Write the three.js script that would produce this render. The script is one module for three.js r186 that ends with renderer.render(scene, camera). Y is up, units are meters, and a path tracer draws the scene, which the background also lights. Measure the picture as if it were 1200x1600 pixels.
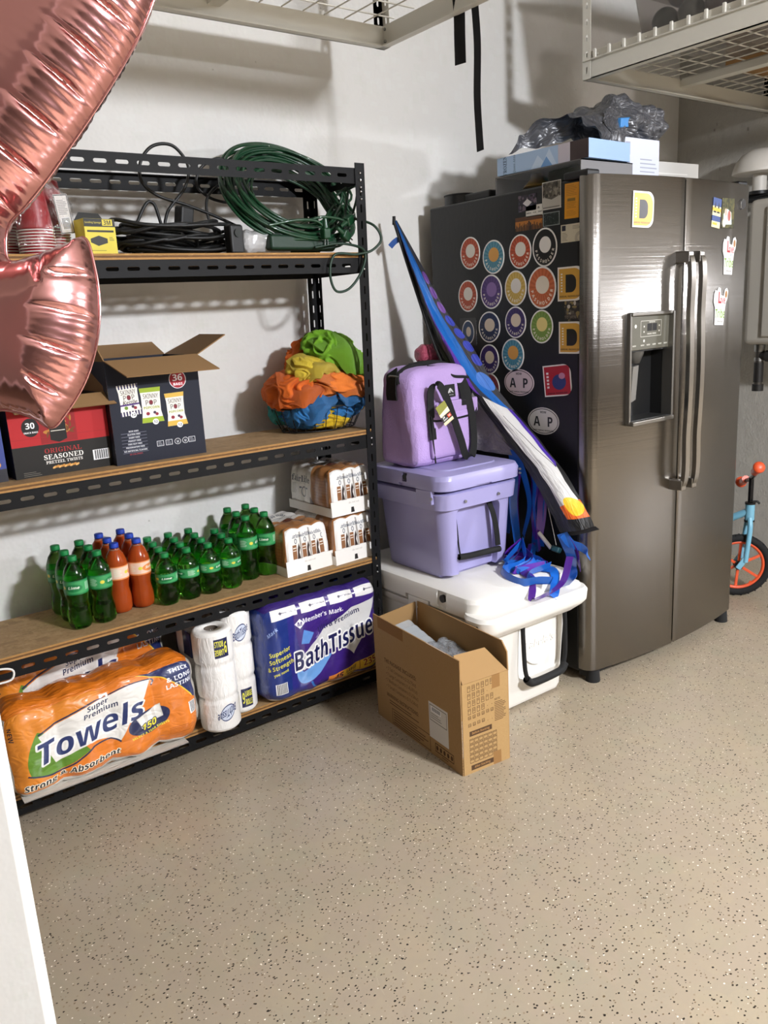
import * as THREE from 'three';
import { RoundedBoxGeometry } from 'three/addons/geometries/RoundedBoxGeometry.js';
import { mergeGeometries, toCreasedNormals, mergeVertices } from 'three/addons/utils/BufferGeometryUtils.js';
import { RectAreaLightUniformsLib } from 'three/addons/lights/RectAreaLightUniformsLib.js';
import { ImprovedNoise } from 'three/addons/math/ImprovedNoise.js';
import { FontLoader } from 'three/addons/loaders/FontLoader.js';
import { TextGeometry } from 'three/addons/geometries/TextGeometry.js';
import { Brush, Evaluator, SUBTRACTION } from 'three-bvh-csg';

// ---------- camera, lights, exposure ----------
const scene = new THREE.Scene();
scene.background = new THREE.Color(0x000000);
const D2R = Math.PI / 180;
const camera = new THREE.PerspectiveCamera(2 * Math.atan(800 / 1280) / D2R, 0.75, 0.05, 60);
camera.rotation.order = 'YXZ';
camera.position.set(0, 1.33, 0);
camera.rotation.set(-13.76 * D2R, -36.2 * D2R, -3.24 * D2R);
scene.add(camera);
const renderer = new THREE.WebGLRenderer({ antialias: true });
renderer.toneMapping = THREE.LinearToneMapping;
renderer.toneMappingExposure = 2.75;
renderer.shadowMap.enabled = true;
RectAreaLightUniformsLib.init();
const CEIL = 2.66;
// ceiling LED lamps with tilted wings: [x, z, turn, radiance]
const LAMPS = [[1.9, 1.4, 0.1, 345], [7.4, 2.6, 0.9, 420]], DROP = 0.3;
const WING = 0.21, WINGS = 4, WTILT = 50 * D2R;
for (const [x, z, turn, I] of LAMPS) for (let k = 0; k < WINGS; k++) {
  const a = turn + (k * Math.PI) / 2, l = new THREE.RectAreaLight(0xf4f7ff, I, WING, WING * 0.8);
  const n = new THREE.Vector3(Math.sin(a) * Math.sin(WTILT), -Math.cos(WTILT), -Math.cos(a) * Math.sin(WTILT));
  l.position.set(x + Math.sin(a) * 0.13, CEIL - DROP, z - Math.cos(a) * 0.13).addScaledVector(n, 0.012);
  l.lookAt(l.position.clone().add(n));
  scene.add(l);
}

// ---------- helpers ----------
let seed = 987654321;
const rnd = () => { seed = (Math.imul(seed, 1664525) + 1013904223) >>> 0; return seed / 4294967296; };
const rr = (a, b) => a + (b - a) * rnd();
const perlin = new ImprovedNoise();
const noise = (x, y, z) => perlin.noise(x + 31.4, y + 17.7, z + 5.3);
const V = (x, y, z) => new THREE.Vector3(x, y, z);
const lerp = (a, b, t) => a + (b - a) * t;
const clamp = (x, a, b) => Math.min(b, Math.max(a, x));
const used = new Map();
function numbered(name) {
  const n = used.get(name) ?? 0; used.set(name, n + 1);
  return n ? name + '_' + String(n).padStart(3, '0') : name;
}
function std(color, roughness = 0.6, metalness = 0, extra = {}) { return new THREE.MeshStandardMaterial({ color, roughness, metalness, ...extra }); }
function phy(color, roughness = 0.6, metalness = 0, extra = {}) { return new THREE.MeshPhysicalMaterial({ color, roughness, metalness, ...extra }); }
function shade(o) { o.traverse((c) => { if (c.isMesh) { c.castShadow = true; c.receiveShadow = true; } }); return o; }
function part(name, geo, m, parent, pos, rot) {
  const o = new THREE.Mesh(geo, m); o.name = name;
  if (pos) o.position.set(...pos);
  if (rot) o.rotation.set(...rot);
  o.castShadow = o.receiveShadow = true;
  parent.add(o); return o;
}
function thing(name, label, category, group, pos, rotY) {
  const o = new THREE.Group(); o.name = numbered(name);
  o.userData = { label, category }; if (group) o.userData.group = group;
  if (pos) o.position.set(...pos);
  if (rotY) o.rotation.y = rotY;
  scene.add(o); return o;
}
function single(name, geo, m, label, category, group, pos, rot) {
  const o = part(numbered(name), geo, m, scene, pos, rot);
  o.userData = { label, category }; if (group) o.userData.group = group;
  return o;
}
function struct(name, geo, m, pos, rot) { const o = part(name, geo, m, scene, pos, rot); o.userData = { kind: 'structure' }; return o; }
function copyOf(src, label, pos, rotY, group) {
  const c = src.clone(); c.name = numbered(src.name.replace(/_\d+$/, ''));
  c.userData = { ...src.userData, label }; if (group) c.userData.group = group;
  c.position.set(...pos); if (rotY !== undefined) c.rotation.y = rotY;
  scene.add(c); return c;
}
const bx = (w, h, d, r = 0, s = 2) => r ? new RoundedBoxGeometry(w, h, d, s, Math.min(r, w / 2.01, h / 2.01, d / 2.01)) : new THREE.BoxGeometry(w, h, d);
const cy = (r1, r2, h, n = 20, open = false) => new THREE.CylinderGeometry(r1, r2, h, n, 1, open);
const at = (g, x, y, z, rx = 0, ry = 0, rz = 0) => { if (rx || ry || rz) g.applyMatrix4(new THREE.Matrix4().makeRotationFromEuler(new THREE.Euler(rx, ry, rz))); g.translate(x, y, z); return g; };
// box between two corners
const bb = (x0, x1, y0, y1, z0, z1, r = 0) => at(bx(x1 - x0, y1 - y0, z1 - z0, r), (x0 + x1) / 2, (y0 + y1) / 2, (z0 + z1) / 2);
const vecs = (a) => a.map((p) => (p.isVector3 ? p : V(...p)));
const curve = (pts, closed = false) => new THREE.CatmullRomCurve3(vecs(pts), closed, 'centripetal');
const tube = (pts, r, seg = 32, rad = 8, closed = false) => new THREE.TubeGeometry(curve(pts, closed), seg, r, rad, closed);
const merge = (list) => mergeGeometries(list.map((g) => { const n = g.index ? g.toNonIndexed() : g; for (const k of Object.keys(n.attributes)) if (!['position', 'normal', 'uv'].includes(k)) n.deleteAttribute(k); return n; }));
const lathe = (pts, n = 24) => new THREE.LatheGeometry(pts.map(([r, y]) => new THREE.Vector2(r, y)), n);
function ringPts(x0, x1, z0, z1, r, k = 5) {
  const out = []; r = Math.min(r, (x1 - x0) / 2.01, (z1 - z0) / 2.01);
  [[x1 - r, z1 - r, 0], [x0 + r, z1 - r, 90], [x0 + r, z0 + r, 180], [x1 - r, z0 + r, 270]].forEach(([cx, cz, a]) => {
    for (let i = 0; i <= k; i++) { const t = (a + (90 * i) / k) * D2R; out.push([cx + r * Math.cos(t), cz + r * Math.sin(t)]); }
  });
  return out;
}
// stacked rounded rectangles joined into a closed body: sections [y, x0, x1, z0, z1, r]
function loft(secs, k = 5, crease = 0.6) {
  const rings = secs.map(([y, x0, x1, z0, z1, r]) => ringPts(x0, x1, z0, z1, r, k).map(([x, z]) => [x, y, z]));
  const n = rings[0].length, pos = [], idx = [];
  rings.forEach((R) => R.forEach((p) => pos.push(...p)));
  for (let j = 0; j < rings.length - 1; j++) for (let i = 0; i < n; i++) { const a = j * n + i, b = j * n + (i + 1) % n, c = a + n, d = b + n; idx.push(a, c, b, b, c, d); }
  [[0, 0], [rings.length - 1, 1]].forEach(([j, top]) => {
    const [y, x0, x1, z0, z1] = secs[j], c = pos.length / 3; pos.push((x0 + x1) / 2, y, (z0 + z1) / 2);
    for (let i = 0; i < n; i++) { const a = j * n + i, b = j * n + (i + 1) % n; top ? idx.push(a, c, b) : idx.push(a, b, c); }
  });
  const g = new THREE.BufferGeometry();
  g.setAttribute('position', new THREE.Float32BufferAttribute(pos, 3)); g.setIndex(idx);
  const uv = []; for (let i = 0; i < pos.length; i += 3) uv.push(pos[i] + pos[i + 2], pos[i + 1]);
  g.setAttribute('uv', new THREE.Float32BufferAttribute(uv, 2));
  return toCreasedNormals(g, crease);
}
// rounded box with a free deformation; face groups in BoxGeometry order (+x -x +y -y +z -z)
function pillow(w, h, d, r, n, fn, crease = 1.0) {
  const g = new THREE.BoxGeometry(w, h, d, ...n), p = g.attributes.position, v = V(0, 0, 0), q = V(0, 0, 0);
  for (let i = 0; i < p.count; i++) {
    v.fromBufferAttribute(p, i);
    q.set(clamp(v.x, -w / 2 + r, w / 2 - r), clamp(v.y, -h / 2 + r, h / 2 - r), clamp(v.z, -d / 2 + r, d / 2 - r));
    const k = v.clone().sub(q), nn = k.lengthSq() ? k.clone().normalize() : V(0, 0, 0);
    if (k.lengthSq()) v.copy(q).addScaledVector(nn, r);
    if (fn) fn(v, nn);
    p.setXYZ(i, v.x, v.y, v.z);
  }
  return toCreasedNormals(g, crease);
}
// grid surface from rows of points, given a thickness
function sheet(rows, nu, nv, thick = 0.0015, fn) {
  const cr = rows.map((r) => curve(r)), P = [], uv = [], idx = [];
  for (let j = 0; j <= nv; j++) {
    const line = [];
    for (let i = 0; i <= nu; i++) line.push(null);
    P.push(line);
  }
  for (let i = 0; i <= nu; i++) {
    const col = curve(cr.map((c) => c.getPoint(i / nu)));
    for (let j = 0; j <= nv; j++) { const p = col.getPoint(j / nv); if (fn) fn(p, i / nu, j / nv); P[j][i] = p; }
  }
  const pos = [], W = nu + 1, N = W * (nv + 1), nor = [];
  for (let j = 0; j <= nv; j++) for (let i = 0; i <= nu; i++) {
    const a = P[j][Math.min(i + 1, nu)].clone().sub(P[j][Math.max(i - 1, 0)]), b = P[Math.min(j + 1, nv)][i].clone().sub(P[Math.max(j - 1, 0)][i]);
    nor.push(a.cross(b).normalize());
  }
  for (const s of [0.5, -0.5]) for (let j = 0; j <= nv; j++) for (let i = 0; i <= nu; i++) { const q = P[j][i].clone().addScaledVector(nor[j * W + i], s * thick); pos.push(q.x, q.y, q.z); uv.push(i / nu, 1 - j / nv); }
  for (let j = 0; j < nv; j++) for (let i = 0; i < nu; i++) { const a = j * W + i, b = a + 1, c = a + W, d = c + 1; idx.push(a, b, c, b, d, c, N + a, N + c, N + b, N + b, N + c, N + d); }
  const edge = (a, b) => idx.push(a, N + a, b, b, N + a, N + b);
  for (let i = 0; i < nu; i++) { edge(i, i + 1); edge(nv * W + i + 1, nv * W + i); }
  for (let j = 0; j < nv; j++) { edge((j + 1) * W, j * W); edge(j * W + nu, (j + 1) * W + nu); }
  const g = new THREE.BufferGeometry();
  g.setAttribute('position', new THREE.Float32BufferAttribute(pos, 3)); g.setAttribute('uv', new THREE.Float32BufferAttribute(uv, 2)); g.setIndex(idx);
  return toCreasedNormals(g, 1.0);
}
// flat strap swept along a path; wide direction given
function ribbon(pts, width, wide, thick = 0.0015, seg = 40, twist = 0) {
  const c = curve(pts), w0 = V(...wide).normalize(), A = [], B = [];
  for (let i = 0; i <= seg; i++) {
    const t = i / seg, p = c.getPoint(t), tan = c.getTangent(t), w = w0.clone().addScaledVector(tan, -w0.dot(tan)).normalize();
    if (twist) w.applyAxisAngle(tan, twist * t);
    A.push(p.clone().addScaledVector(w, -width / 2)); B.push(p.clone().addScaledVector(w, width / 2));
  }
  const rows = A.map((a, i) => [a, B[i]]);
  return sheetRaw(rows, thick);
}
function sheetRaw(P, thick) {
  const nv = P.length - 1, nu = P[0].length - 1, W = nu + 1, N = W * (nv + 1), pos = [], uv = [], idx = [], nor = [];
  for (let j = 0; j <= nv; j++) for (let i = 0; i <= nu; i++) {
    const a = P[j][Math.min(i + 1, nu)].clone().sub(P[j][Math.max(i - 1, 0)]), b = P[Math.min(j + 1, nv)][i].clone().sub(P[Math.max(j - 1, 0)][i]);
    nor.push(a.cross(b).normalize());
  }
  for (const s of [0.5, -0.5]) for (let j = 0; j <= nv; j++) for (let i = 0; i <= nu; i++) { const q = P[j][i].clone().addScaledVector(nor[j * W + i], s * thick); pos.push(q.x, q.y, q.z); uv.push(i / nu, 1 - j / nv); }
  for (let j = 0; j < nv; j++) for (let i = 0; i < nu; i++) { const a = j * W + i, b = a + 1, c = a + W, d = c + 1; idx.push(a, b, c, b, d, c, N + a, N + c, N + b, N + b, N + c, N + d); }
  const edge = (a, b) => idx.push(a, N + a, b, b, N + a, N + b);
  for (let i = 0; i < nu; i++) { edge(i, i + 1); edge(nv * W + i + 1, nv * W + i); }
  for (let j = 0; j < nv; j++) { edge((j + 1) * W, j * W); edge(j * W + nu, (j + 1) * W + nu); }
  const g = new THREE.BufferGeometry();
  g.setAttribute('position', new THREE.Float32BufferAttribute(pos, 3)); g.setAttribute('uv', new THREE.Float32BufferAttribute(uv, 2)); g.setIndex(idx);
  return toCreasedNormals(g, 1.0);
}
// outline in the xy plane given a thickness along z (front face at +t), uv over its bounds
function plate(pts, t, holes = [], bevel = 0) {
  const s = pts.getPoints ? pts : new THREE.Shape(pts.map(([x, y]) => new THREE.Vector2(x, y)));
  holes.forEach((h) => s.holes.push(new THREE.Path(h.map(([x, y]) => new THREE.Vector2(x, y)))));
  const g = new THREE.ExtrudeGeometry(s, { depth: t, bevelEnabled: bevel > 0, bevelSize: bevel, bevelThickness: bevel, bevelSegments: 1, curveSegments: 8 });
  g.computeBoundingBox(); const b = g.boundingBox, p = g.attributes.position, uv = [];
  for (let i = 0; i < p.count; i++) uv.push((p.getX(i) - b.min.x) / (b.max.x - b.min.x), (p.getY(i) - b.min.y) / (b.max.y - b.min.y));
  g.setAttribute('uv', new THREE.Float32BufferAttribute(uv, 2));
  return g;
}
const slot = (cx, cyy, l, h) => { const o = [], r = h / 2; for (let i = 0; i <= 4; i++) { const t = (-90 + 45 * i) * D2R; o.push([cx + l / 2 - r + r * Math.cos(t), cyy + r * Math.sin(t)]); } for (let i = 0; i <= 4; i++) { const t = (90 + 45 * i) * D2R; o.push([cx - l / 2 + r + r * Math.cos(t), cyy + r * Math.sin(t)]); } return o; };
const vslot = (cx, cyy, l, h) => slot(0, 0, l, h).map(([x, y]) => [cx - y, cyy + x]);
function canvas(w, h, draw) {
  const c = document.createElement('canvas'); c.width = w; c.height = h;
  const x = c.getContext('2d'); draw(x, w, h);
  const t = new THREE.CanvasTexture(c); t.colorSpace = THREE.SRGBColorSpace; t.magFilter = THREE.LinearFilter; return t;
}
function grey(w, h, fn, rx = 1, ry = 1) {
  const d = new Uint8Array(w * h * 4);
  for (let j = 0; j < h; j++) for (let i = 0; i < w; i++) { const v = clamp(fn(i / w, j / h) * 255, 0, 255), k = (j * w + i) * 4; d[k] = d[k + 1] = d[k + 2] = v; d[k + 3] = 255; }
  const t = new THREE.DataTexture(d, w, h); t.magFilter = THREE.LinearFilter; t.wrapS = t.wrapT = THREE.RepeatWrapping; t.repeat.set(rx, ry); t.needsUpdate = true; return t;
}
function txt(x, s, px, py, size, color, font = 'bold', o = {}) {
  x.save(); x.translate(px, py); if (o.rot) x.rotate(o.rot); if (o.skew) x.transform(1, 0, -o.skew, 1, 0, 0); if (o.sx) x.scale(o.sx, o.sy ?? 1);
  x.font = font + ' ' + size + 'px ' + (o.family ?? 'sans-serif'); x.textAlign = o.align ?? 'center'; x.textBaseline = 'middle';
  if (o.stroke) { x.lineJoin = 'round'; x.strokeStyle = o.stroke; x.lineWidth = o.lw ?? size * 0.18; x.strokeText(s, 0, 0); }
  x.fillStyle = color; x.fillText(s, 0, 0); x.restore();
}
function barcode(x, px, py, w, h) { x.fillStyle = '#eee'; x.fillRect(px, py, w, h); x.fillStyle = '#111'; for (let i = 3; i < w - 4;) { const k = 1 + ((i * 7) % 4); if ((i * 5) % 3) x.fillRect(px + i, py + 3, k, h - 8); i += k + 1 + ((i * 3) % 3); } }
function poly(x, pts, fill, stroke, lw) { x.beginPath(); pts.forEach(([a, b], i) => (i ? x.lineTo(a, b) : x.moveTo(a, b))); x.closePath(); if (fill) { x.fillStyle = fill; x.fill(); } if (stroke) { x.strokeStyle = stroke; x.lineWidth = lw ?? 2; x.stroke(); } }
function ell(x, cx, cyy, a, b, fill, stroke, lw, rot = 0) { x.beginPath(); x.ellipse(cx, cyy, a, b, rot, 0, 7); if (fill) { x.fillStyle = fill; x.fill(); } if (stroke) { x.strokeStyle = stroke; x.lineWidth = lw ?? 2; x.stroke(); } }
function lines(x, px, py, w, n, gap, color, lw = 1) { x.strokeStyle = color; x.lineWidth = lw; for (let i = 0; i < n; i++) { x.beginPath(); x.moveTo(px, py + i * gap); x.lineTo(px + w * (0.7 + 0.3 * Math.abs(Math.sin(i * 2.3))), py + i * gap); x.stroke(); } }
// speckle of grain over a canvas
function grain(x, w, h, n, cols, a, s0, s1) { for (let i = 0; i < n; i++) { x.globalAlpha = a; x.fillStyle = cols[(rnd() * cols.length) | 0]; x.fillRect(rnd() * w, rnd() * h, rr(s0, s1), rr(s0, s1)); } x.globalAlpha = 1; }
const ev = new Evaluator(); ev.useGroups = false; ev.attributes = ['position', 'normal'];
function carve(geo, cutters) {
  const clean = (g) => { const n = g.index ? g.toNonIndexed() : g.clone(); for (const k of Object.keys(n.attributes)) if (!['position', 'normal'].includes(k)) n.deleteAttribute(k); n.clearGroups(); return n; };
  let a = new Brush(clean(geo)); a.updateMatrixWorld();
  for (const c of cutters) { const b = new Brush(clean(c)); b.updateMatrixWorld(); a = ev.evaluate(a, b, SUBTRACTION); a.updateMatrixWorld(); }
  const g = a.geometry.clone(); const p = g.attributes.position, uv = []; for (let i = 0; i < p.count; i++) uv.push(p.getX(i), p.getY(i));
  g.setAttribute('uv', new THREE.Float32BufferAttribute(uv, 2)); return g;
}
const fontBold = await new FontLoader().loadAsync('fonts/droid/droid_sans_bold.typeface.json');

// ---------- shared materials ----------
const orangePeel = grey(512, 512, (u, v) => 0.5 + 0.28 * noise(u * 60, v * 60, 1) + 0.2 * noise(u * 24, v * 24, 2), 4, 4);
const fineNoise = grey(256, 256, (u, v) => 0.5 + 0.5 * noise(u * 64, v * 64, 9), 1, 1);
const wrinkle = grey(512, 512, (u, v) => { const a = noise(u * 9, v * 7, 3), b = noise(u * 20 + a * 2, v * 14, 6); return 0.5 + 0.35 * (1 - 2 * Math.abs(a)) * 0.6 + 0.3 * Math.abs(b); }, 1, 1);
const M = {};
M.black = std(0x0e0e0e, 0.5, 0.0);
M.blackMetal = phy(0x070708, 0.6, 0, { specularIntensity: 0.5 });
M.blackWeb = std(0x0a0a0b, 0.85, 0);
M.rubber = std(0x101010, 0.8, 0);
M.chrome = std(0xb8b8b8, 0.25, 1);
M.zinc = std(0x9a9a98, 0.4, 1);
M.rackWhite = std(0xd9d6cb, 0.4, 0);
M.whitePlastic = phy(0xeceae4, 0.4, 0, { clearcoat: 0.2, clearcoatRoughness: 0.3 });
M.clear = phy(0xffffff, 0.08, 0, { transmission: 1, thickness: 0, ior: 1.3 });
M.kraft = std(0x9a7547, 0.9, 0);

// ---------- room ----------
const WZ = -2.61, RX = 3.85;
const wallTex = (rx, ry) => { const t = orangePeel.clone(); t.repeat.set(rx, ry); t.needsUpdate = true; return t; };
const wallMap = canvas(1024, 1024, (x, w, h) => {
  x.fillStyle = '#dedcd7'; x.fillRect(0, 0, w, h);
  grain(x, w, h, 2600, ['#d7d5cf', '#e4e2de', '#dad8d2'], 0.25, 4, 22);
  grain(x, w, h, 26, ['#8d8678', '#6d675c'], 0.5, 1, 2.5);
});
wallMap.wrapS = wallMap.wrapT = THREE.RepeatWrapping;
const wallM = (rx, ry) => { const t = wallMap.clone(); t.repeat.set(rx, ry); t.needsUpdate = true; return std(0xffffff, 0.7, 0, { map: t, bumpMap: wallTex(rx * 3, ry * 3), bumpScale: 0.0012 }); };
const floorMap = canvas(2048, 2048, (x, w, h) => {
  x.fillStyle = '#a29480'; x.fillRect(0, 0, w, h);
  for (let i = 0; i < 500; i++) { const a = rnd() * w, b = rnd() * h, r = rr(20, 130); x.globalAlpha = 0.045; x.fillStyle = rnd() < 0.5 ? '#968972' : '#b5a996'; for (const [dx, dy] of [[0, 0], [w, 0], [-w, 0], [0, h], [0, -h]]) ell(x, a + dx, b + dy, r, r * rr(0.3, 0.9), x.fillStyle, null, 0, rnd() * 3); }
  x.globalAlpha = 1;
  const cols = ['#1d1712', '#2a221a', '#3b3024', '#6d5a43', '#7d6a52', '#94826a', '#eee4d0', '#f4ecdc'];
  for (let i = 0; i < 9800; i++) {
    const k = rnd(), c = k < 0.28 ? cols[0] : k < 0.42 ? cols[1] : k < 0.52 ? cols[2] : k < 0.62 ? cols[3] : k < 0.72 ? cols[4] : k < 0.84 ? cols[5] : k < 0.92 ? cols[6] : cols[7];
    const s = rr(1.7, 4.9) * (k > 0.84 ? 0.8 : 1), a0 = rnd() * 6.28, cx = rnd() * w, cyy = rnd() * h, pts = [];
    for (let j = 0; j < 5; j++) { const a = a0 + j * 1.257 + rr(-0.3, 0.3), q = s * rr(0.65, 1.3); pts.push([cx + q * Math.cos(a), cyy + q * Math.sin(a) * 0.75]); }
    poly(x, pts, c);
  }
  x.strokeStyle = '#cdbfa6'; x.globalAlpha = 0.3; for (let i = 0; i < 14; i++) { const a = rnd() * w, b = rnd() * h; x.lineWidth = rr(0.8, 2); x.beginPath(); x.moveTo(a, b); x.quadraticCurveTo(a + rr(-60, 60), b + rr(-60, 60), a + rr(-110, 110), b + rr(-110, 110)); x.stroke(); } x.globalAlpha = 1;
});
floorMap.wrapS = floorMap.wrapT = THREE.RepeatWrapping; floorMap.repeat.set(11 / 1.25, 7 / 1.25);
const floorBump = grey(512, 512, (u, v) => 0.5 + 0.3 * noise(u * 10, v * 10, 4) + 0.2 * noise(u * 40, v * 40, 8), 11, 7);
const floorRough = grey(512, 512, (u, v) => 0.34 + 0.08 * noise(u * 8, v * 8, 14) + 0.05 * noise(u * 50, v * 50, 3), 5, 3.5);
const floorM = std(0xffffff, 1, 0, { map: floorMap, bumpMap: floorBump, bumpScale: 0.0006, roughnessMap: floorRough });
{ // floor, walls and ceiling, each with thickness
  const f = new THREE.BoxGeometry(11, 0.12, 7); struct('floor', f, floorM, [3.1, -0.06, 0.7]);
  struct('wall_back', bb(-2.4, RX + 0.14, 0, CEIL, WZ - 0.14, WZ), wallM(3, 1.3));
  const concrete = canvas(512, 512, (x, w, h) => { x.fillStyle = '#a8a49b'; x.fillRect(0, 0, w, h); grain(x, w, h, 2400, ['#9c988e', '#b2afa6', '#a19d94'], 0.3, 2, 12); grain(x, w, h, 60, ['#6e6a61', '#5a564e'], 0.6, 1, 3); });
  struct('wall_right', bb(RX, RX + 0.14, 0, CEIL, WZ, -1.05), std(0xffffff, 0.85, 0, { map: concrete, bumpMap: wallTex(4, 4), bumpScale: 0.003 }));
  struct('wall_side', bb(-2.4, -0.86, 0, CEIL, -1.25, -1.12), wallM(1.4, 1.4));
  const leaf = struct('door_1', bb(-0.92, 0, 0.01, 2.05, -0.04, 0, 0.004), Object.assign(wallM(1.2, 2), { bumpScale: 0.0002 }));
  leaf.position.set(0.113, 0, -0.802); leaf.rotation.y = -20 * D2R;
  const dim = std(0x5f574c, 0.85);
  struct('wall_left', bb(-2.54, -2.4, 0, CEIL, WZ, 4.2), dim);
  struct('wall_front', bb(-2.4, 8.6, 0, CEIL, 4.2, 4.34), dim);
  struct('wall_far', bb(8.6, 8.74, 0, CEIL, WZ, 4.2), dim);
  struct('wall_beyond', bb(RX + 0.14, 8.6, 0, CEIL, -1.19, -1.05), wallM(3, 1.3));
  struct('ceiling', bb(-2.4, 8.6, CEIL, CEIL + 0.14, WZ, 4.2), wallM(4, 3));
}
LAMPS.forEach(([x, z, turn], i) => {
  const l = thing('ceiling_light', ['winged LED ceiling lamp nearest the shelf wall', 'winged LED ceiling lamp farther out over the garage'][i], 'lamp', 'ceiling lights', [x, CEIL, z]);
  part('hub', at(cy(0.05, 0.05, 0.12, 20), 0, -DROP + 0.06, 0), M.rackWhite, l);
  part('rod', at(cy(0.008, 0.008, DROP - 0.1, 10), 0, -(DROP - 0.1) / 2, 0), M.rackWhite, l);
  for (let k = 0; k < WINGS; k++) {
    const a = turn + (k * Math.PI) / 2, n = V(Math.sin(a) * Math.sin(WTILT), -Math.cos(WTILT), -Math.cos(a) * Math.sin(WTILT));
    const w = part('wing', at(bx(WING + 0.02, WING * 0.8 + 0.02, 0.012, 0.003), 0, 0, 0), M.rackWhite, l, [Math.sin(a) * 0.13, -DROP, -Math.cos(a) * 0.13]); w.lookAt(w.getWorldPosition(V(0, 0, 0)).add(n));
    part('diffuser', at(bx(WING, WING * 0.8, 0.002), 0, 0, 0.008), std(0xffffff, 0.5, 0, { emissive: 0xf4f7ff, emissiveIntensity: 20 }), w);
  }
});

// ---------- steel shelving unit ----------
const SX0 = -0.25, SX1 = 1.612, ZF = -2.236, ZB = -2.55;
const lean = (y) => (y - 0.95) * 0.019;        // the posts stand slightly racked
const LEVELS = [0.10, 0.497, 0.947, 1.517];
const shelfUnit = thing('storage_shelf', 'black slotted steel shelving unit with wooden shelf boards along the back wall', 'shelf');
{
  const edge = canvas(1024, 64, (x, w, h) => { ['#a0763f', '#65441f', '#a97d46'].forEach((c, i) => { x.fillStyle = c; x.fillRect(0, (i * h) / 3, w, h / 3 + 1); }); grain(x, w, h, 500, ['#6b4820', '#dcb070'], 0.3, 1, 7); });
  const topTex = canvas(1024, 256, (x, w, h) => { x.fillStyle = '#9a7c55'; x.fillRect(0, 0, w, h); grain(x, w, h, 9000, ['#8a6c47', '#a98a60', '#7f6340', '#b09067'], 0.35, 1, 7); grain(x, w, h, 300, ['#6f5536', '#b89a72'], 0.25, 6, 30); });
  topTex.wrapS = THREE.RepeatWrapping;
  const mt = std(0xffffff, 0.75, 0, { map: topTex }), me = std(0xffffff, 0.75, 0, { map: edge }), mb = std(0x7d6340, 0.85);
  const beamGeo = (len, h) => {
    const holes = [], n = Math.floor((len - 0.06) / 0.058); for (let i = 0; i < n; i++) holes.push(slot(0.045 + i * 0.058, h * 0.5, 0.036, 0.0105));
    return merge([plate([[0, 0], [len, 0], [len, h], [0, h]], 0.002, holes), at(bx(len, 0.002, 0.022), len / 2, h - 0.001, -0.01)]);
  };
  const len = SX1 - SX0, gF = beamGeo(len, 0.046), gB = gF.clone().rotateY(Math.PI).translate(len, 0, 0), gS = beamGeo(ZF - ZB, 0.046);
  for (const y of LEVELS) {
    const x = SX0 + lean(y), b = part('board', at(bx(len - 0.012, 0.016, ZF - ZB - 0.006), 0, 0, 0), [mb, mb, mt, mb, me, mb], shelfUnit, [x + len / 2, y - 0.008, (ZF + ZB) / 2 + 0.002]);
    b.userData.label = 'wooden shelf board with layered edge';
    part('beam', gF, M.blackMetal, shelfUnit, [x, y - 0.0625, ZF - 0.004]);
    part('beam', gB, M.blackMetal, shelfUnit, [x, y - 0.0625, ZB + 0.002]);
    for (const xx of [x + 0.002, x + len - 0.004]) part('side_beam', gS, M.blackMetal, shelfUnit, [xx, y - 0.0625, ZF], [0, Math.PI / 2, 0]);
  }
  { const y = 1.724, x = SX0 + lean(y); part('beam', gF, M.blackMetal, shelfUnit, [x, y, ZF - 0.004]); part('beam', gB, M.blackMetal, shelfUnit, [x, y, ZB + 0.002]); for (const xx of [x + 0.002, x + len - 0.004]) part('side_beam', gS, M.blackMetal, shelfUnit, [xx, y, ZF], [0, Math.PI / 2, 0]); }
  // L posts with slots and bolts
  const H = 1.785, post = (() => {
    const holes = []; for (let y = 0.05; y < H - 0.04; y += 0.05) holes.push(vslot(0.018, y, 0.026, 0.006));
    const f = () => plate([[0, 0], [0.036, 0], [0.036, H], [0, H]], 0.002, holes.map((h) => h.slice()));
    return merge([f(), f().rotateY(Math.PI / 2).translate(0, 0, 0.002)]);
  })();
  const g = post.clone().applyMatrix4(new THREE.Matrix4().set(1, 0.019, 0, -0.95 * 0.019, 0, 1, 0, 0, 0, 0, 1, 0, 0, 0, 0, 1));
  const mir = (sx, sz) => { const q = g.clone(); q.scale(sx, 1, sz); if (sx < 0) q.applyMatrix4(new THREE.Matrix4().set(1, 2 * 0.019, 0, -2 * 0.95 * 0.019, 0, 1, 0, 0, 0, 0, 1, 0, 0, 0, 0, 1)); if (sx * sz < 0) { const p = q.attributes; for (const k of ['position', 'normal', 'uv']) { const a = p[k], n = a.itemSize; for (let i = 0; i < a.count; i += 3) for (let c = 0; c < n; c++) { const t = a.array[(i + 1) * n + c]; a.array[(i + 1) * n + c] = a.array[(i + 2) * n + c]; a.array[(i + 2) * n + c] = t; } } } return q; };
  const boltG = at(new THREE.SphereGeometry(0.0042, 10, 6, 0, 6.3, 0, 1.57), 0, 0, 0, Math.PI / 2);
  part('post', mir(-1, 1), M.blackMetal, shelfUnit, [SX1 + 0.006, 0, ZF]);
  part('post', mir(-1, -1), M.blackMetal, shelfUnit, [SX1 + 0.006, 0, ZB]);
  part('post', mir(1, 1), M.blackMetal, shelfUnit, [SX0 - 0.006, 0, ZF]);
  part('post', mir(1, -1), M.blackMetal, shelfUnit, [SX0 - 0.006, 0, ZB]);
  for (const y of [...LEVELS.map((l) => l - 0.03), 1.735, 1.755, 1.7]) for (const dy of [0, -0.022]) part('bolt', boltG, M.chrome, shelfUnit, [SX1 - 0.012 + lean(y), y + dy, ZF + 0.003]);
}

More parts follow.
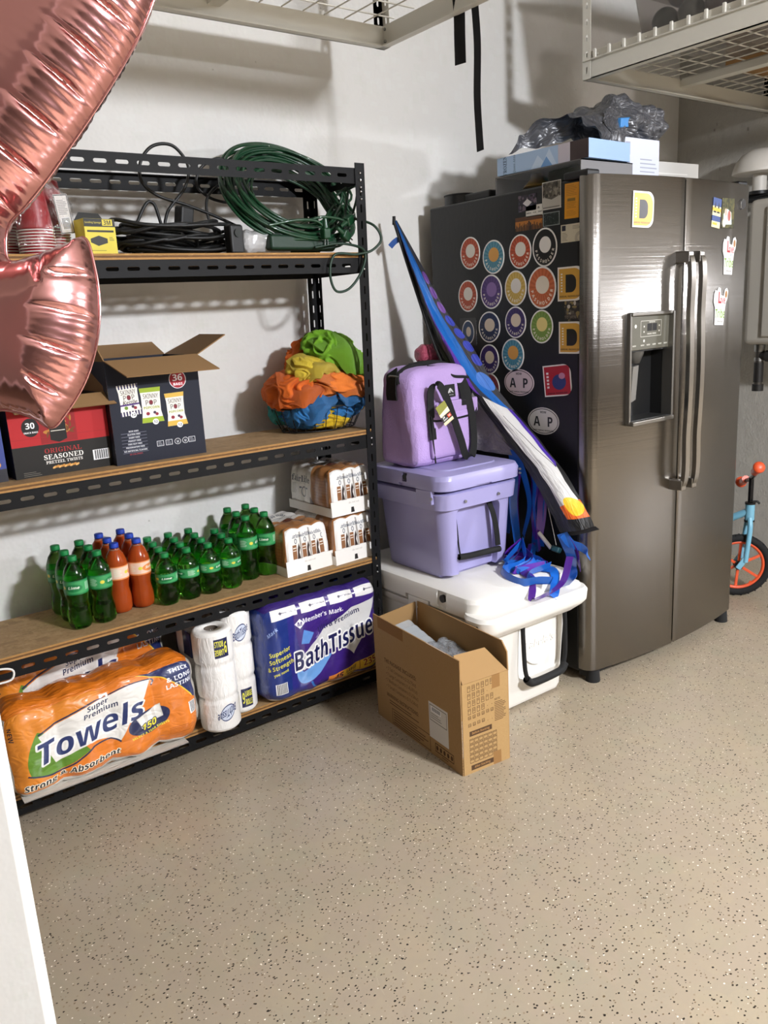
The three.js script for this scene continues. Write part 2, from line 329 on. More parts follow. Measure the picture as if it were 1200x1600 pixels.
// ---------- soda bottles ----------
const bottleLabel = (a, b, word) => canvas(512, 128, (x, w, h) => {
  x.fillStyle = a; x.fillRect(0, 0, w, h);
  x.fillStyle = b; x.fillRect(0, 0, w, 10); x.fillRect(0, h - 12, w, 12);
  for (const o of [60, 316]) { ell(x, o + 40, 66, 62, 34, b, null); txt(x, word, o + 40, 62, 34, '#f4f6ea', 'bold italic'); ell(x, o - 36, 64, 16, 16, '#d9cf49'); }
  barcode(x, 186, 26, 50, 76); lines(x, 440, 30, 60, 8, 9, '#dfeedd', 3); lines(x, 246, 34, 20, 6, 11, '#dfeedd', 3);
});
const TALL = [[0, 0.004], [0.021, 0.0], [0.029, 0.005], [0.0325, 0.016], [0.0325, 0.046], [0.0295, 0.064], [0.0278, 0.076], [0.0298, 0.092], [0.0325, 0.102], [0.0325, 0.15], [0.0305, 0.16], [0.0235, 0.18], [0.0145, 0.193], [0.0118, 0.197], [0.0118, 0.202], [0, 0.202]];
const SHORT = [[0, 0.004], [0.02, 0], [0.028, 0.004], [0.0335, 0.018], [0.0345, 0.034], [0.0325, 0.05], [0.0298, 0.058], [0.0315, 0.068], [0.0325, 0.072], [0.0325, 0.103], [0.0305, 0.113], [0.0225, 0.131], [0.0145, 0.142], [0.0118, 0.146], [0.0118, 0.15], [0, 0.15]];
function bottleProto(prof, y0, y1, h, liquid, capM, lab) {
  const g = new THREE.Group(), body = lathe(prof, 30), p = body.attributes.position;
  for (let i = 0; i < p.count; i++) { const y = p.getY(i); if (y < 0.062 && y > 0.001) { const a = Math.atan2(p.getZ(i), p.getX(i)), k = 1 + 0.035 * Math.cos(a * 5) * (1 - y / 0.062); p.setX(i, p.getX(i) * k); p.setZ(i, p.getZ(i) * k); } }
  body.computeVertexNormals();
  part('bottle_body', body, liquid, g);
  part('label_sleeve', at(cy(0.0331, 0.0331, y1 - y0, 30, true), 0, (y0 + y1) / 2, 0), lab, g);
  const cap = lathe([[0, 0.015], [0.0122, 0.015], [0.0134, 0.0135], [0.0136, 0.004], [0.0136, 0], [0, 0]], 24);
  part('cap', cap, capM, g, [0, h - 0.015, 0]);
  part('neck_ring', at(cy(0.0155, 0.0155, 0.002, 20), 0, h - 0.019, 0), capM === M.capBlue ? M.clearNeck : liquid, g);
  return g;
}
M.capGreen = std(0x0b7a3c, 0.45); M.capBlue = std(0x1c3fa8, 0.45);
M.clearNeck = phy(0xd8c8b8, 0.15, 0, { transmission: 0.7, thickness: 0.01 });
M.greenPet = phy(0xd8f0c8, 0.06, 0, { transmission: 1, thickness: 0.05, ior: 1.36, attenuationColor: new THREE.Color(0.33, 0.72, 0.16), attenuationDistance: 0.085 });
M.orangeSoda = phy(0xb84f1e, 0.12, 0, { transmission: 0.35, thickness: 0.05, ior: 1.35, attenuationColor: new THREE.Color(0.95, 0.3, 0.05), attenuationDistance: 0.03 });
const labG = std(0xffffff, 0.35, 0, { map: bottleLabel('#3f9a5c', '#1d7a44', 'Lime') }), labO = std(0xffffff, 0.35, 0, { map: bottleLabel('#ecc9b4', '#e08a4a', 'Sunk') });
{
  const gT = bottleProto(TALL, 0.106, 0.147, 0.213, M.greenPet, M.capGreen, labG);
  const oT = bottleProto(TALL, 0.106, 0.147, 0.213, M.orangeSoda, M.capBlue, labO);
  const gS = bottleProto(SHORT, 0.073, 0.102, 0.161, M.greenPet, M.capGreen, labG);
  const rowName = ['front', 'second', 'third', 'back'];
  const put = (proto, name, x, z, label, group) => { const c = proto.clone(); c.name = numbered(name); c.userData = { label, category: 'bottle', group }; c.position.set(x, 0.497, z); c.rotation.y = rr(-1.2, 1.2) + 0.6; scene.add(c); };
  const word = ['first', 'second', 'third', 'fourth'];
  [0.597, 0.668].forEach((x, c) => [-2.318, -2.396, -2.476].forEach((z, r) => put(gT, 'soda_bottle', x + rr(-0.002, 0.002), z, `tall green soda bottle left of the orange ones, ${word[c]} column, ${rowName[r]} row`, 'tall green bottles at the open shelf end')));
  [0.738, 0.806].forEach((x, c) => [-2.362, -2.436, -2.512].forEach((z, r) => put(oT, 'orange_soda_bottle', x - 0.005 * (r === 0), z, `orange soda bottle with blue cap, ${word[c]} column, ${rowName[r]} row`, 'orange soda bottles')));
  [0, 1, 2, 3].forEach((c) => [0, 1, 2, 3].forEach((r) => { if (c === 3 && r === 3) return; put(gS, 'short_soda_bottle', 0.866 + c * 0.0715 + r * 0.011, -2.322 - r * 0.0735, `short green soda bottle right of the orange ones, ${word[c]} column, ${rowName[r]} row`, 'short green bottles'); }));
  [1.163, 1.232].forEach((x, c) => [-2.355, -2.432, -2.508].forEach((z, r) => put(gT, 'soda_bottle', x + r * 0.006, z, `tall green soda bottle beside the milk cartons, ${word[c]} column, ${rowName[r]} row`, 'tall green bottles beside the milk packs')));
}

// ---------- shrink-wrapped milk packs ----------
{
  const front = canvas(384, 300, (x, w, h) => {
    x.fillStyle = '#f0eeea'; x.fillRect(0, 0, w, h);
    x.save(); x.beginPath(); x.moveTo(52, h); x.lineTo(58, 70); x.quadraticCurveTo(80, 26, 190, 22); x.quadraticCurveTo(304, 26, 328, 70); x.lineTo(338, h); x.closePath(); x.fillStyle = '#a29c94'; x.fill(); x.clip();
    for (const o of [92, 176, 260, 330]) { x.fillStyle = '#eceae6'; x.fillRect(o - 40, 20, 70, h); x.fillStyle = '#8a5a34'; x.fillRect(o - 36, 112, 36, 90); x.fillStyle = '#e9e2d8'; x.fillRect(o - 32, 128, 28, 7); x.fillRect(o - 32, 146, 28, 5); poly(x, [[o + 2, 204], [o + 8, 140], [o + 22, 106], [o + 30, 136], [o + 20, 164], [o + 30, 204]], '#2b1710'); txt(x, 'fairlife', o - 4, 58, 27, '#223047', 'bold', { family: 'serif' }); ell(x, o - 4, 90, 9, 14, null, '#223047', 4); }
    x.restore();
  });
  const side = canvas(420, 300, (x, w, h) => {
    x.fillStyle = '#ece9e3'; x.fillRect(0, 0, w, h); x.fillStyle = '#a87243'; x.fillRect(w * 0.55, 0, w * 0.45, h);
    poly(x, [[w * 0.55, 0], [w * 0.6, 0], [w * 0.56, h], [w * 0.52, h]], '#b27d4c');
    txt(x, 'fairlife', 120, 92, 54, '#2b3547', 'bold', { family: 'serif' }); ell(x, 150, 176, 18, 32, null, '#2b3547', 6); ell(x, 120, 150, 12, 6, '#2b3547'); ell(x, 180, 150, 12, 6, '#2b3547');
    lines(x, 30, 130, 50, 8, 9, '#8f8a84', 3); lines(x, 24, 240, 170, 4, 12, '#9d978f', 3); poly(x, [[205, 300], [215, 200], [240, 230], [262, 300]], '#5a3426'); lines(x, 250, 40, 140, 10, 20, '#8f5d33', 3);
  });
  const top = canvas(420, 300, (x, w, h) => { x.fillStyle = '#e6e2db'; x.fillRect(0, 0, w, h); x.fillStyle = '#a87243'; x.fillRect(0, h * 0.55, w, h * 0.45); txt(x, 'fairlife', 200, 70, 58, '#2b3547', 'bold', { family: 'serif' }); lines(x, 120, 110, 180, 3, 14, '#5c6470', 4); poly(x, [[150, 170], [260, 150], [270, 176], [160, 196]], '#5a2f22'); poly(x, [[250, 150], [282, 176], [300, 226], [276, 224]], '#4a2418'); });
  const W = 0.178, H = 0.158, D = 0.262;
  const sh = { clearcoat: 0.7, clearcoatRoughness: 0.15, bumpMap: wrinkle, bumpScale: 0.002 };
  const mF = phy(0xffffff, 0.35, 0, { map: front, ...sh }), mS = phy(0xffffff, 0.35, 0, { map: side, ...sh }), mT = phy(0xffffff, 0.4, 0, { map: top, ...sh });
  const wrap = pillow(W, H, D, 0.02, [24, 14, 30], (v, n) => {
    const t = (v.y + H / 2) / H, k = 1 - 0.13 * Math.max(0, t - 0.35) ** 1.2;
    const bz = Math.abs(Math.cos((v.z / D) * Math.PI * 4)), bxx = Math.abs(Math.cos((v.x / W) * Math.PI * 3));
    if (v.y > H * 0.3) v.y += 0.007 * bz * bxx - 0.004;
    if (Math.abs(n.x) > 0.5) v.x += Math.sign(n.x) * (0.006 * bz - 0.003) * (0.4 + t);
    v.x *= k; v.z *= k; v.addScaledVector(n, 0.0015 * noise(v.x * 60, v.y * 40, v.z * 60));
  });
  const tray = plate([[-W / 2 - 0.004, 0], [W / 2 + 0.004, 0], [W / 2 + 0.006, 0.052], [-W / 2 - 0.006, 0.052]], 0.003);
  const trayTex = canvas(256, 80, (x, w, h) => { x.fillStyle = '#efece6'; x.fillRect(0, 0, w, h); txt(x, 'do not cut', 128, 18, 13, '#b9b3aa', 'normal'); poly(x, [[112, 44], [126, 44], [130, 72], [110, 72]], '#1d1a18'); });
  const mTray = std(0xffffff, 0.6, 0, { map: trayTex }), mTr2 = std(0xefece6, 0.6);
  const mk = (label, pos, ry) => {
    const g = thing('milk_pack', label, 'milk pack', 'shrink wrapped milk packs', pos, ry);
    part('shrink_wrap', wrap, [mS, mS, mT, mTr2, mF, mF], g, [0, H / 2 + 0.002, 0]);
    const tr = part('tray', bb(-W / 2 - 0.003, W / 2 + 0.003, 0, 0.003, -D / 2, D / 2), mTr2, g);
    part('tray_front', tray, mTray, tr, [0, 0, D / 2 + 0.001]);
    for (const s of [-1, 1]) part('tray_side', bb(s * (W / 2 + 0.003) - 0.0015, s * (W / 2 + 0.003) + 0.0015, 0, 0.03, -D / 2, D / 2 + 0.002), mTr2, tr);
  };
  mk('shrink-wrapped milk pack standing beside the green bottles', [1.337, 0.497, -2.405], 0.06);
  mk('shrink-wrapped milk pack carrying another, at the steel post', [1.523, 0.497, -2.395], 0.06);
  mk('shrink-wrapped milk pack stacked on top of another', [1.527, 0.664, -2.398], 0.03);
}

// ---------- snack cartons on the middle shelf ----------
function carton(name, label, w, h, d, pos, ry, mats, body) {
  const g = thing(name, label, 'box', null, pos, ry), t = 0.003;
  const P = (n, w2, h2, m, p, r) => part(n, bx(w2, h2, t), m, g, p, r);
  P('front_panel', w, h, mats[0], [0, h / 2, d / 2 - t / 2]);
  P('back_panel', w, h, body, [0, h / 2, -d / 2 + t / 2]);
  part('side_panel', bx(t, h, d - 2 * t), mats[1] ?? body, g, [-w / 2 + t / 2, h / 2, 0]);
  part('side_panel', bx(t, h, d - 2 * t), mats[1] ?? body, g, [w / 2 - t / 2, h / 2, 0]);
  part('bottom_panel', bx(w - 2 * t, t, d - 2 * t), body, g, [0, t / 2, 0]);
  return g;
}
{
  const pop = canvas(512, 540, (x, w, h) => {
    x.fillStyle = '#060d22'; x.fillRect(0, 0, w, h); x.translate(0, 52); x.scale(1, 0.9);
    const bag = (cx, cyy, bw, bh, rot, c, c2, kettle) => {
      x.save(); x.translate(cx, cyy); x.rotate(rot);
      const o = [[-bw / 2, -bh / 2], [bw / 2, -bh / 2], [bw / 2 - 6, -bh / 4], [bw / 2 - 8, bh / 6], [bw / 2 + 4, bh / 2], [-bw / 2 - 2, bh / 2], [-bw / 2 + 6, bh / 6], [-bw / 2 + 6, -bh / 4]];
      poly(x, o, '#ece8de'); x.save(); x.beginPath(); o.forEach(([a, b], i) => (i ? x.lineTo(a, b) : x.moveTo(a, b))); x.closePath(); x.clip();
      if (kettle) for (let i = -6; i < 7; i++) { x.fillStyle = '#2b2350'; x.fillRect(i * 16, -bh / 2, 8, 24); x.fillRect(i * 16 + 4, bh / 2 - 26, 8, 26); } else { x.fillStyle = c; x.fillRect(-bw, -bh / 2, bw * 2, 26); x.fillRect(-bw, bh / 2 - 30, bw * 2, 30); }
      if (kettle) { x.fillStyle = '#4a2a74'; x.fillRect(-bw, 22, bw * 2, 9); }
      x.restore();
      txt(x, 'SKINNY', 0, -bh * 0.26, bw * 0.21, '#3b342c', 'normal', { sy: 1.5, sx: 1 }); txt(x, 'POP', 0, -bh * 0.08, bw * 0.27, '#3b342c', 'normal', { sy: 1.3, sx: 1.1 }); ell(x, 0, -bh * 0.08, bw * 0.09, bw * 0.1, '#7b2230');
      txt(x, kettle ? 'Kettle' : 'POPCORN', 0, bh * 0.07, bw * (kettle ? 0.23 : 0.16), kettle ? '#2a2018' : c2, kettle ? 'bold italic' : 'bold', { family: kettle ? 'serif' : 'sans-serif' });
      ell(x, -bw * 0.2, bh * 0.24, 10, 10, kettle ? '#6a8f2a' : '#8c2433'); ell(x, bw * 0.12, bh * 0.22, 8, 8, '#3a2a44'); ell(x, bw * 0.22, bh * 0.27, 9, 9, '#8c2433');
      x.restore();
      ell(x, cx + 14, cyy + bh / 2 - 2, 17, 17, '#fff'); txt(x, '12', cx + 14, cyy + bh / 2 - 1, 22, '#222');
    };
    bag(108, 170, 116, 180, -0.06, '#2b2350', '#999', true); bag(360, 252, 112, 196, -0.02, '#d9b14a', '#9aa33a', false); bag(225, 212, 118, 204, 0, '#9bb22a', '#9aa33a', false);
    ell(x, 388, 78, 47, 52, '#a31f2d', '#f2f2f2', 4); txt(x, '36', 388, 68, 54, '#fff', 'bold'); txt(x, 'BAGS', 388, 106, 22, '#fff', 'bold');
    ['NON GMO', 'GLUTEN FREE', 'DAIRY FREE', 'PEANUT FREE', 'TREE NUT FREE', 'PRESERVATIVE FREE', 'NO ARTIFICIAL FLAVORS'].forEach((s, i) => { txt(x, s, 110, 352 + i * 19, 11, '#e8e8e8'); x.fillStyle = '#aab'; x.fillRect(40, 361 + i * 19, 140, 1.5); });
    txt(x, '35 CALORIES', 110, 486, 12, '#c03a40'); [[250, 1], [300, 1], [350, 0], [395, 0], [434, 1]].forEach(([p, b]) => { if (b) { x.strokeStyle = '#e8e8e8'; x.lineWidth = 3; x.strokeRect(p - 18, 430, 36, 30); lines(x, p - 12, 438, 24, 3, 8, '#e8e8e8', 2); } else { ell(x, p, 446, 17, 17, null, '#e8e8e8', 3); txt(x, 'U', p, 447, 20, '#e8e8e8'); } });
  });
  const navy = std(0x060d22, 0.7), kin = std(0x8a6a44, 0.9);
  const mPop = std(0xffffff, 0.7, 0, { map: pop });
  const W = 0.272, H = 0.29, D = 0.24;
  const b = carton('snack_carton', 'navy popcorn carton printed with three snack bags, its flaps standing open', W, H, D, [0.885, 0.947, -2.4], 0.0, [mPop], navy);
  const flap = (pts, m, pos, rot, nm = 'flap') => part(nm, plate(pts, 0.003), m, b, pos, rot);
  flap([[-W / 2, 0], [W / 2, 0], [W / 2 + 0.028, -0.098], [-W / 2 + 0.028, -0.098]].map(([a, c]) => [a, c]), kin, [0, H, D / 2], [-1.12, 0, 0]);
  flap([[-W / 2, 0], [W / 2, 0], [W / 2, 0.1], [-W / 2, 0.1]], kin, [0, H, -D / 2], [-1.2, 0, 0]);
  part('flap', plate([[0, 0], [D, 0], [D - 0.03, 0.125], [0.02, 0.12]], 0.003), kin, b, [W / 2, H, D / 2]).rotation.set(1.12, Math.PI / 2, 0, 'YXZ');
  part('flap', plate([[0, 0], [D, 0], [D - 0.03, 0.11], [0.03, 0.11]], 0.003), kin, b, [-W / 2, H, D / 2]).rotation.set(-0.3, Math.PI / 2, 0, 'YXZ');
  // pretzel carton
  const pre = canvas(512, 400, (x, w, h) => {
    x.fillStyle = '#b01a1e'; x.fillRect(0, 0, w, h); x.fillStyle = '#17140f'; x.fillRect(0, 236, w, h);
    x.fillStyle = '#8f1518'; x.fillRect(150, 60, 190, 172); x.fillStyle = '#9c171b'; x.fillRect(0, 196, w, 3);
    for (let i = 0; i < 60; i++) { x.save(); x.translate(170 + rnd() * 150, 70 + rnd() * 120); x.rotate(rnd() * 3); ell(x, 0, 0, 16, 5, rnd() < 0.5 ? '#b5792f' : '#6e3f16'); x.restore(); }
    poly(x, [[200, 96], [286, 96], [286, 216], [243, 232], [200, 216]], '#14110e'); poly(x, [[196, 80], [290, 66], [290, 108], [226, 146], [196, 130]], '#f0ece2'); txt(x, 'twists', 246, 104, 24, '#9c171b', 'bold italic'); x.fillStyle = '#e9e2d2'; x.fillRect(206, 168, 74, 4);
    ell(x, 106, 140, 44, 48, '#15110e'); txt(x, '30', 106, 130, 44, '#fff'); txt(x, 'SNACK BAGS', 106, 166, 12, '#fff');
    txt(x, 'ORIGINAL', 256, 272, 34, '#a52524', 'bold', { family: 'serif', sx: 1.1 }); txt(x, 'SEASONED', 256, 306, 36, '#f2efe8', 'bold', { family: 'serif', sx: 1.05 }); txt(x, 'PRETZEL TWISTS', 256, 334, 22, '#f2efe8', 'bold', { family: 'serif' });
    for (let i = 0; i < 9; i++) ell(x, 200 + i * 15, 362 - (i % 2) * 3, 12, 6, i % 2 ? '#c98b3d' : '#e0ad62', null, 0, -0.4);
    barcode(x, 410, 300, 90, 56); lines(x, 40, 372, 90, 3, 9, '#8d867a', 2);
  });
  const mPre = std(0xffffff, 0.7, 0, { map: pre });
  const p = carton('pretzel_carton', 'red and black pretzel carton left of the navy carton', 0.262, 0.205, 0.22, [0.615, 0.947, -2.42], 0.02, [mPre, std(0x17140f, 0.6)], std(0x8f1518, 0.6));
  part('flap', plate([[-0.131, 0], [0.131, 0], [0.15, -0.05], [-0.12, -0.05]], 0.003), kin, p, [0, 0.206, 0.11], [-0.9, 0, 0]);
  part('flap', plate([[-0.11, 0], [0.11, 0], [0.1, 0.09], [-0.1, 0.09]], 0.003), kin, p, [0.131, 0.206, 0]).rotation.set(0.05, Math.PI / 2, 0, 'YXZ');
  // tall dark carton behind the pretzel carton
  const tallB = thing('dark_carton', 'tall black carton with torn edge standing behind the pretzel carton', 'box', null, [0.69, 0.947, -2.565 + 0.02], 0);
  part('carton_body', bb(-0.07, 0.07, 0, 0.34, -0.015, 0.005), std(0x1b1a1d, 0.6), tallB);
  // blue carton at the end
  const blu = canvas(256, 320, (x, w, h) => { x.fillStyle = '#2f3f86'; x.fillRect(0, 0, w, h); x.fillStyle = '#23222a'; x.fillRect(0, 268, w, 52); txt(x, 'crunchy', 120, 90, 44, '#3a2f6e', 'bold italic'); ell(x, 214, 250, 26, 18, '#d9a05c'); ell(x, 214, 246, 16, 10, '#f0d9b0'); ell(x, 210, 120, 26, 20, '#e6d6b8'); });
  carton('cookie_carton', 'blue snack carton at the shelf end beside the pretzel carton', 0.2, 0.21, 0.2, [0.365, 0.947, -2.41], 0.03, [std(0xffffff, 0.5, 0, { map: blu })], std(0x2f3f86, 0.6));
  part('flap', bb(-0.1, 0.1, 0.207, 0.21, -0.1, 0.1), std(0x2f3f86, 0.6), scene.children[scene.children.length - 1]);
}

// ---------- wire basket with towels ----------
const terry = grey(256, 256, (u, v) => 0.5 + 0.5 * noise(u * 90, v * 90, 2), 6, 6);
const cloth = (c) => phy(c, 0.95, 0, { sheen: 0.5, sheenColor: new THREE.Color(c).lerp(new THREE.Color(0xffffff), 0.3), sheenRoughness: 0.6, bumpMap: terry, bumpScale: 0.003 });
{
  const BX = 1.508, BZ = -2.415, BY = 0.947;
  const bk = thing('wire_basket', 'black wire basket holding the heap of coloured towels', 'basket', null, [BX, BY, BZ]);
  const ring = (a, b, y, r = 0.0022) => { const pts = []; for (let i = 0; i < 24; i++) { const t = (i / 24) * 6.2832; pts.push([a * Math.cos(t), y, b * Math.sin(t)]); } return tube(pts, r, 72, 6, true); };
  part('rim', ring(0.168, 0.128, 0.085, 0.003), M.black, bk); part('base_ring', ring(0.135, 0.1, 0.004), M.black, bk);
  for (let i = 0; i < 24; i++) { const t = (i / 24) * 6.2832, c = Math.cos(t), s = Math.sin(t); part('rib', tube([[0.168 * c, 0.085, 0.128 * s], [0.153 * c, 0.04, 0.116 * s], [0.135 * c, 0.004, 0.1 * s]], 0.0016, 8, 5), M.black, bk); }
  for (let i = -3; i <= 3; i++) part('base_wire', tube([[i * 0.034, 0.003, -0.094 + Math.abs(i) * 0.012], [i * 0.034, 0.003, 0.094 - Math.abs(i) * 0.012]], 0.0014, 4, 5), M.black, bk);
  // a crumpled towel: a folded lump with deep creases
  const lump = (rx, ry, rz, sd, amp = 0.22, f = 3, dir = [1, 0.4, 0.2]) => {
    let g = new THREE.IcosahedronGeometry(1, 24); g = mergeVertices((g.deleteAttribute('uv'), g.deleteAttribute('normal'), g));
    const p = g.attributes.position, v = V(0, 0, 0);
    for (let i = 0; i < p.count; i++) {
      v.fromBufferAttribute(p, i);
      f *= 1; const w = noise(v.x * 1.3 + sd, v.y * 1.3, v.z * 1.3) * 1.4;
      const k1 = 1 - Math.abs(noise((v.x * dir[0] + v.y * dir[1]) * f * 0.5 + w * 1.6 + sd * 3.1, v.y * 1.2 + w, v.z * dir[2] * f)) * 2.4;
      const k2 = 1 - Math.abs(noise(v.x * f * 1.1 + sd, v.y * f * 0.9 + w * 1.5, v.z * f * 1.1)) * 2;
      const s = 1 + amp * (k1 * 0.75 + k2 * 0.14 - 0.3);
      p.setXYZ(i, Math.sign(v.x) * Math.abs(v.x) ** 0.85 * rx * s, Math.sign(v.y) * Math.abs(v.y) ** 0.9 * ry * s, Math.sign(v.z) * Math.abs(v.z) ** 0.85 * rz * s);
    }
    const uv = []; for (let i = 0; i < p.count; i++) uv.push(p.getX(i) * 2 + p.getZ(i), p.getY(i) * 2 + p.getZ(i));
    g.setAttribute('uv', new THREE.Float32BufferAttribute(uv, 2)); g.computeVertexNormals(); return g;
  };
  const C = { g: cloth(0x7cb528), y: cloth(0xd9bd3a), o: cloth(0xe06a1d), o2: cloth(0xee8030), b: cloth(0x2f78b8), ye: cloth(0xdcb61e), te: cloth(0x2f8f8c) };
  const T = (m, label, x, y, z, g, rx = 0, ry = 0, rz = 0) => single('towel', g, m, label, 'towel', 'towels heaped in the wire basket', [BX + x, BY + y, BZ + z], [rx, ry, rz]);
  T(C.ye, 'yellow towel showing through the wires at the basket bottom', -0.005, 0.046, 0.035, lump(0.1, 0.045, 0.068, 1, 0.2, 3));
  T(C.b, 'blue towel bunched at the shelf-end side of the basket', -0.07, 0.075, 0.025, lump(0.075, 0.06, 0.085, 2, 0.25, 3.4));
  T(C.b, 'blue towel spread along the basket front rim near the post', 0.06, 0.085, 0.04, lump(0.085, 0.055, 0.075, 5, 0.28, 3.6));
  T(C.te, 'teal towel poking out low beside the wall', -0.115, 0.07, -0.045, lump(0.04, 0.045, 0.05, 8, 0.25, 3));
  T(C.o, 'darker orange towel slumped over the basket edge away from post', -0.09, 0.145, 0.01, lump(0.095, 0.062, 0.1, 11, 0.24, 3, [0.6, 0.9, 0.4]), 0, 0, 0.25);
  T(C.o2, 'bright orange towel draped across the middle of the heap', 0.035, 0.16, 0.035, lump(0.125, 0.048, 0.1, 14, 0.26, 2.6, [1, 0.2, 0.5]), 0.2, 0, -0.12);
  T(C.y, 'pale yellow towel folded over on top of orange', -0.055, 0.205, 0.055, lump(0.072, 0.042, 0.06, 17, 0.25, 2.6), 0.3, 0, -0.1);
  T(C.o, 'orange towel peeking out behind the green towel', 0.03, 0.215, -0.05, lump(0.1, 0.09, 0.06, 20, 0.22, 3));
  T(C.g, 'lime green towel crumpled on top of the heap', 0.055, 0.252, 0.02, lump(0.098, 0.066, 0.08, 23, 0.3, 3, [0.8, 0.8, 0.6]), 0.2, 0.2, -0.3);
  // loose folds that hang over the heap
  const fold = (towel, m, rows, n, ph) => { const o = part('draped_fold', sheet(rows.map((r) => r.map(([x, y, z]) => [BX + x, BY + y, BZ + z])), 40, 24, 0.005, (p, u, v) => { p.z += 0.012 * Math.sin(u * n + v * 2.5 + ph) * (0.3 + v); p.y += 0.016 * noise(u * 4 + ph, v * 2.5, 1); p.x += 0.008 * noise(u * 3, v * 4 + ph, 5); }), m, scene); towel.updateMatrixWorld(true); towel.attach(o); };
  const tw = scene.children.filter((o) => /^towel/.test(o.name));
  fold(tw[5], C.o2, [[[-0.08, 0.22, 0.03], [0.02, 0.215, 0.04], [0.14, 0.17, 0.03]], [[-0.09, 0.195, 0.105], [0.02, 0.19, 0.115], [0.145, 0.15, 0.085]], [[-0.05, 0.165, 0.13], [0.03, 0.15, 0.135], [0.14, 0.13, 0.105]], [[-0.01, 0.135, 0.138], [0.05, 0.112, 0.14], [0.125, 0.115, 0.118]]], 7, 0.4);
  fold(tw[4], C.o, [[[-0.17, 0.2, 0.02], [-0.1, 0.2, 0.04], [-0.03, 0.185, 0.07]], [[-0.185, 0.15, 0.06], [-0.12, 0.155, 0.1], [-0.03, 0.15, 0.125]], [[-0.18, 0.1, 0.07], [-0.13, 0.1, 0.115], [-0.06, 0.115, 0.13]]], 8, 1.6);
  fold(tw[1], C.b, [[[-0.15, 0.11, 0.04], [-0.08, 0.125, 0.1], [0, 0.12, 0.125]], [[-0.14, 0.07, 0.075], [-0.085, 0.085, 0.125], [-0.01, 0.09, 0.14]], [[-0.125, 0.035, 0.075], [-0.09, 0.04, 0.115], [-0.04, 0.06, 0.13]]], 7, 2.2);
  fold(tw[2], C.b, [[[0.0, 0.13, 0.1], [0.06, 0.14, 0.105], [0.14, 0.135, 0.07]], [[0.005, 0.105, 0.135], [0.07, 0.11, 0.135], [0.155, 0.1, 0.095]], [[0.02, 0.085, 0.142], [0.08, 0.085, 0.138], [0.15, 0.075, 0.1]]], 9, 0.8);
  fold(tw[6], C.y, [[[-0.13, 0.25, 0.03], [-0.06, 0.255, 0.05], [0.02, 0.225, 0.07]], [[-0.125, 0.215, 0.075], [-0.06, 0.225, 0.105], [0.03, 0.2, 0.115]], [[-0.1, 0.17, 0.095], [-0.06, 0.19, 0.125], [0.0, 0.19, 0.125]]], 6, 3.1);
  fold(tw[8], C.g, [[[-0.04, 0.3, 0.02], [0.05, 0.32, 0.03], [0.13, 0.28, 0.03]], [[-0.03, 0.275, 0.09], [0.06, 0.285, 0.11], [0.15, 0.24, 0.085]], [[0.02, 0.225, 0.115], [0.09, 0.22, 0.125], [0.155, 0.195, 0.1]], [[0.05, 0.19, 0.12], [0.1, 0.185, 0.125], [0.15, 0.17, 0.105]]], 8, 4.0);
  T(C.g, 'lime green towel hanging down toward the steel post', 0.122, 0.2, 0.05, lump(0.045, 0.058, 0.045, 26, 0.3, 3));
  T(C.ye, 'yellow towel hanging over the rim at the post', 0.15, 0.1, 0.02, lump(0.028, 0.05, 0.045, 29, 0.25, 3));
}

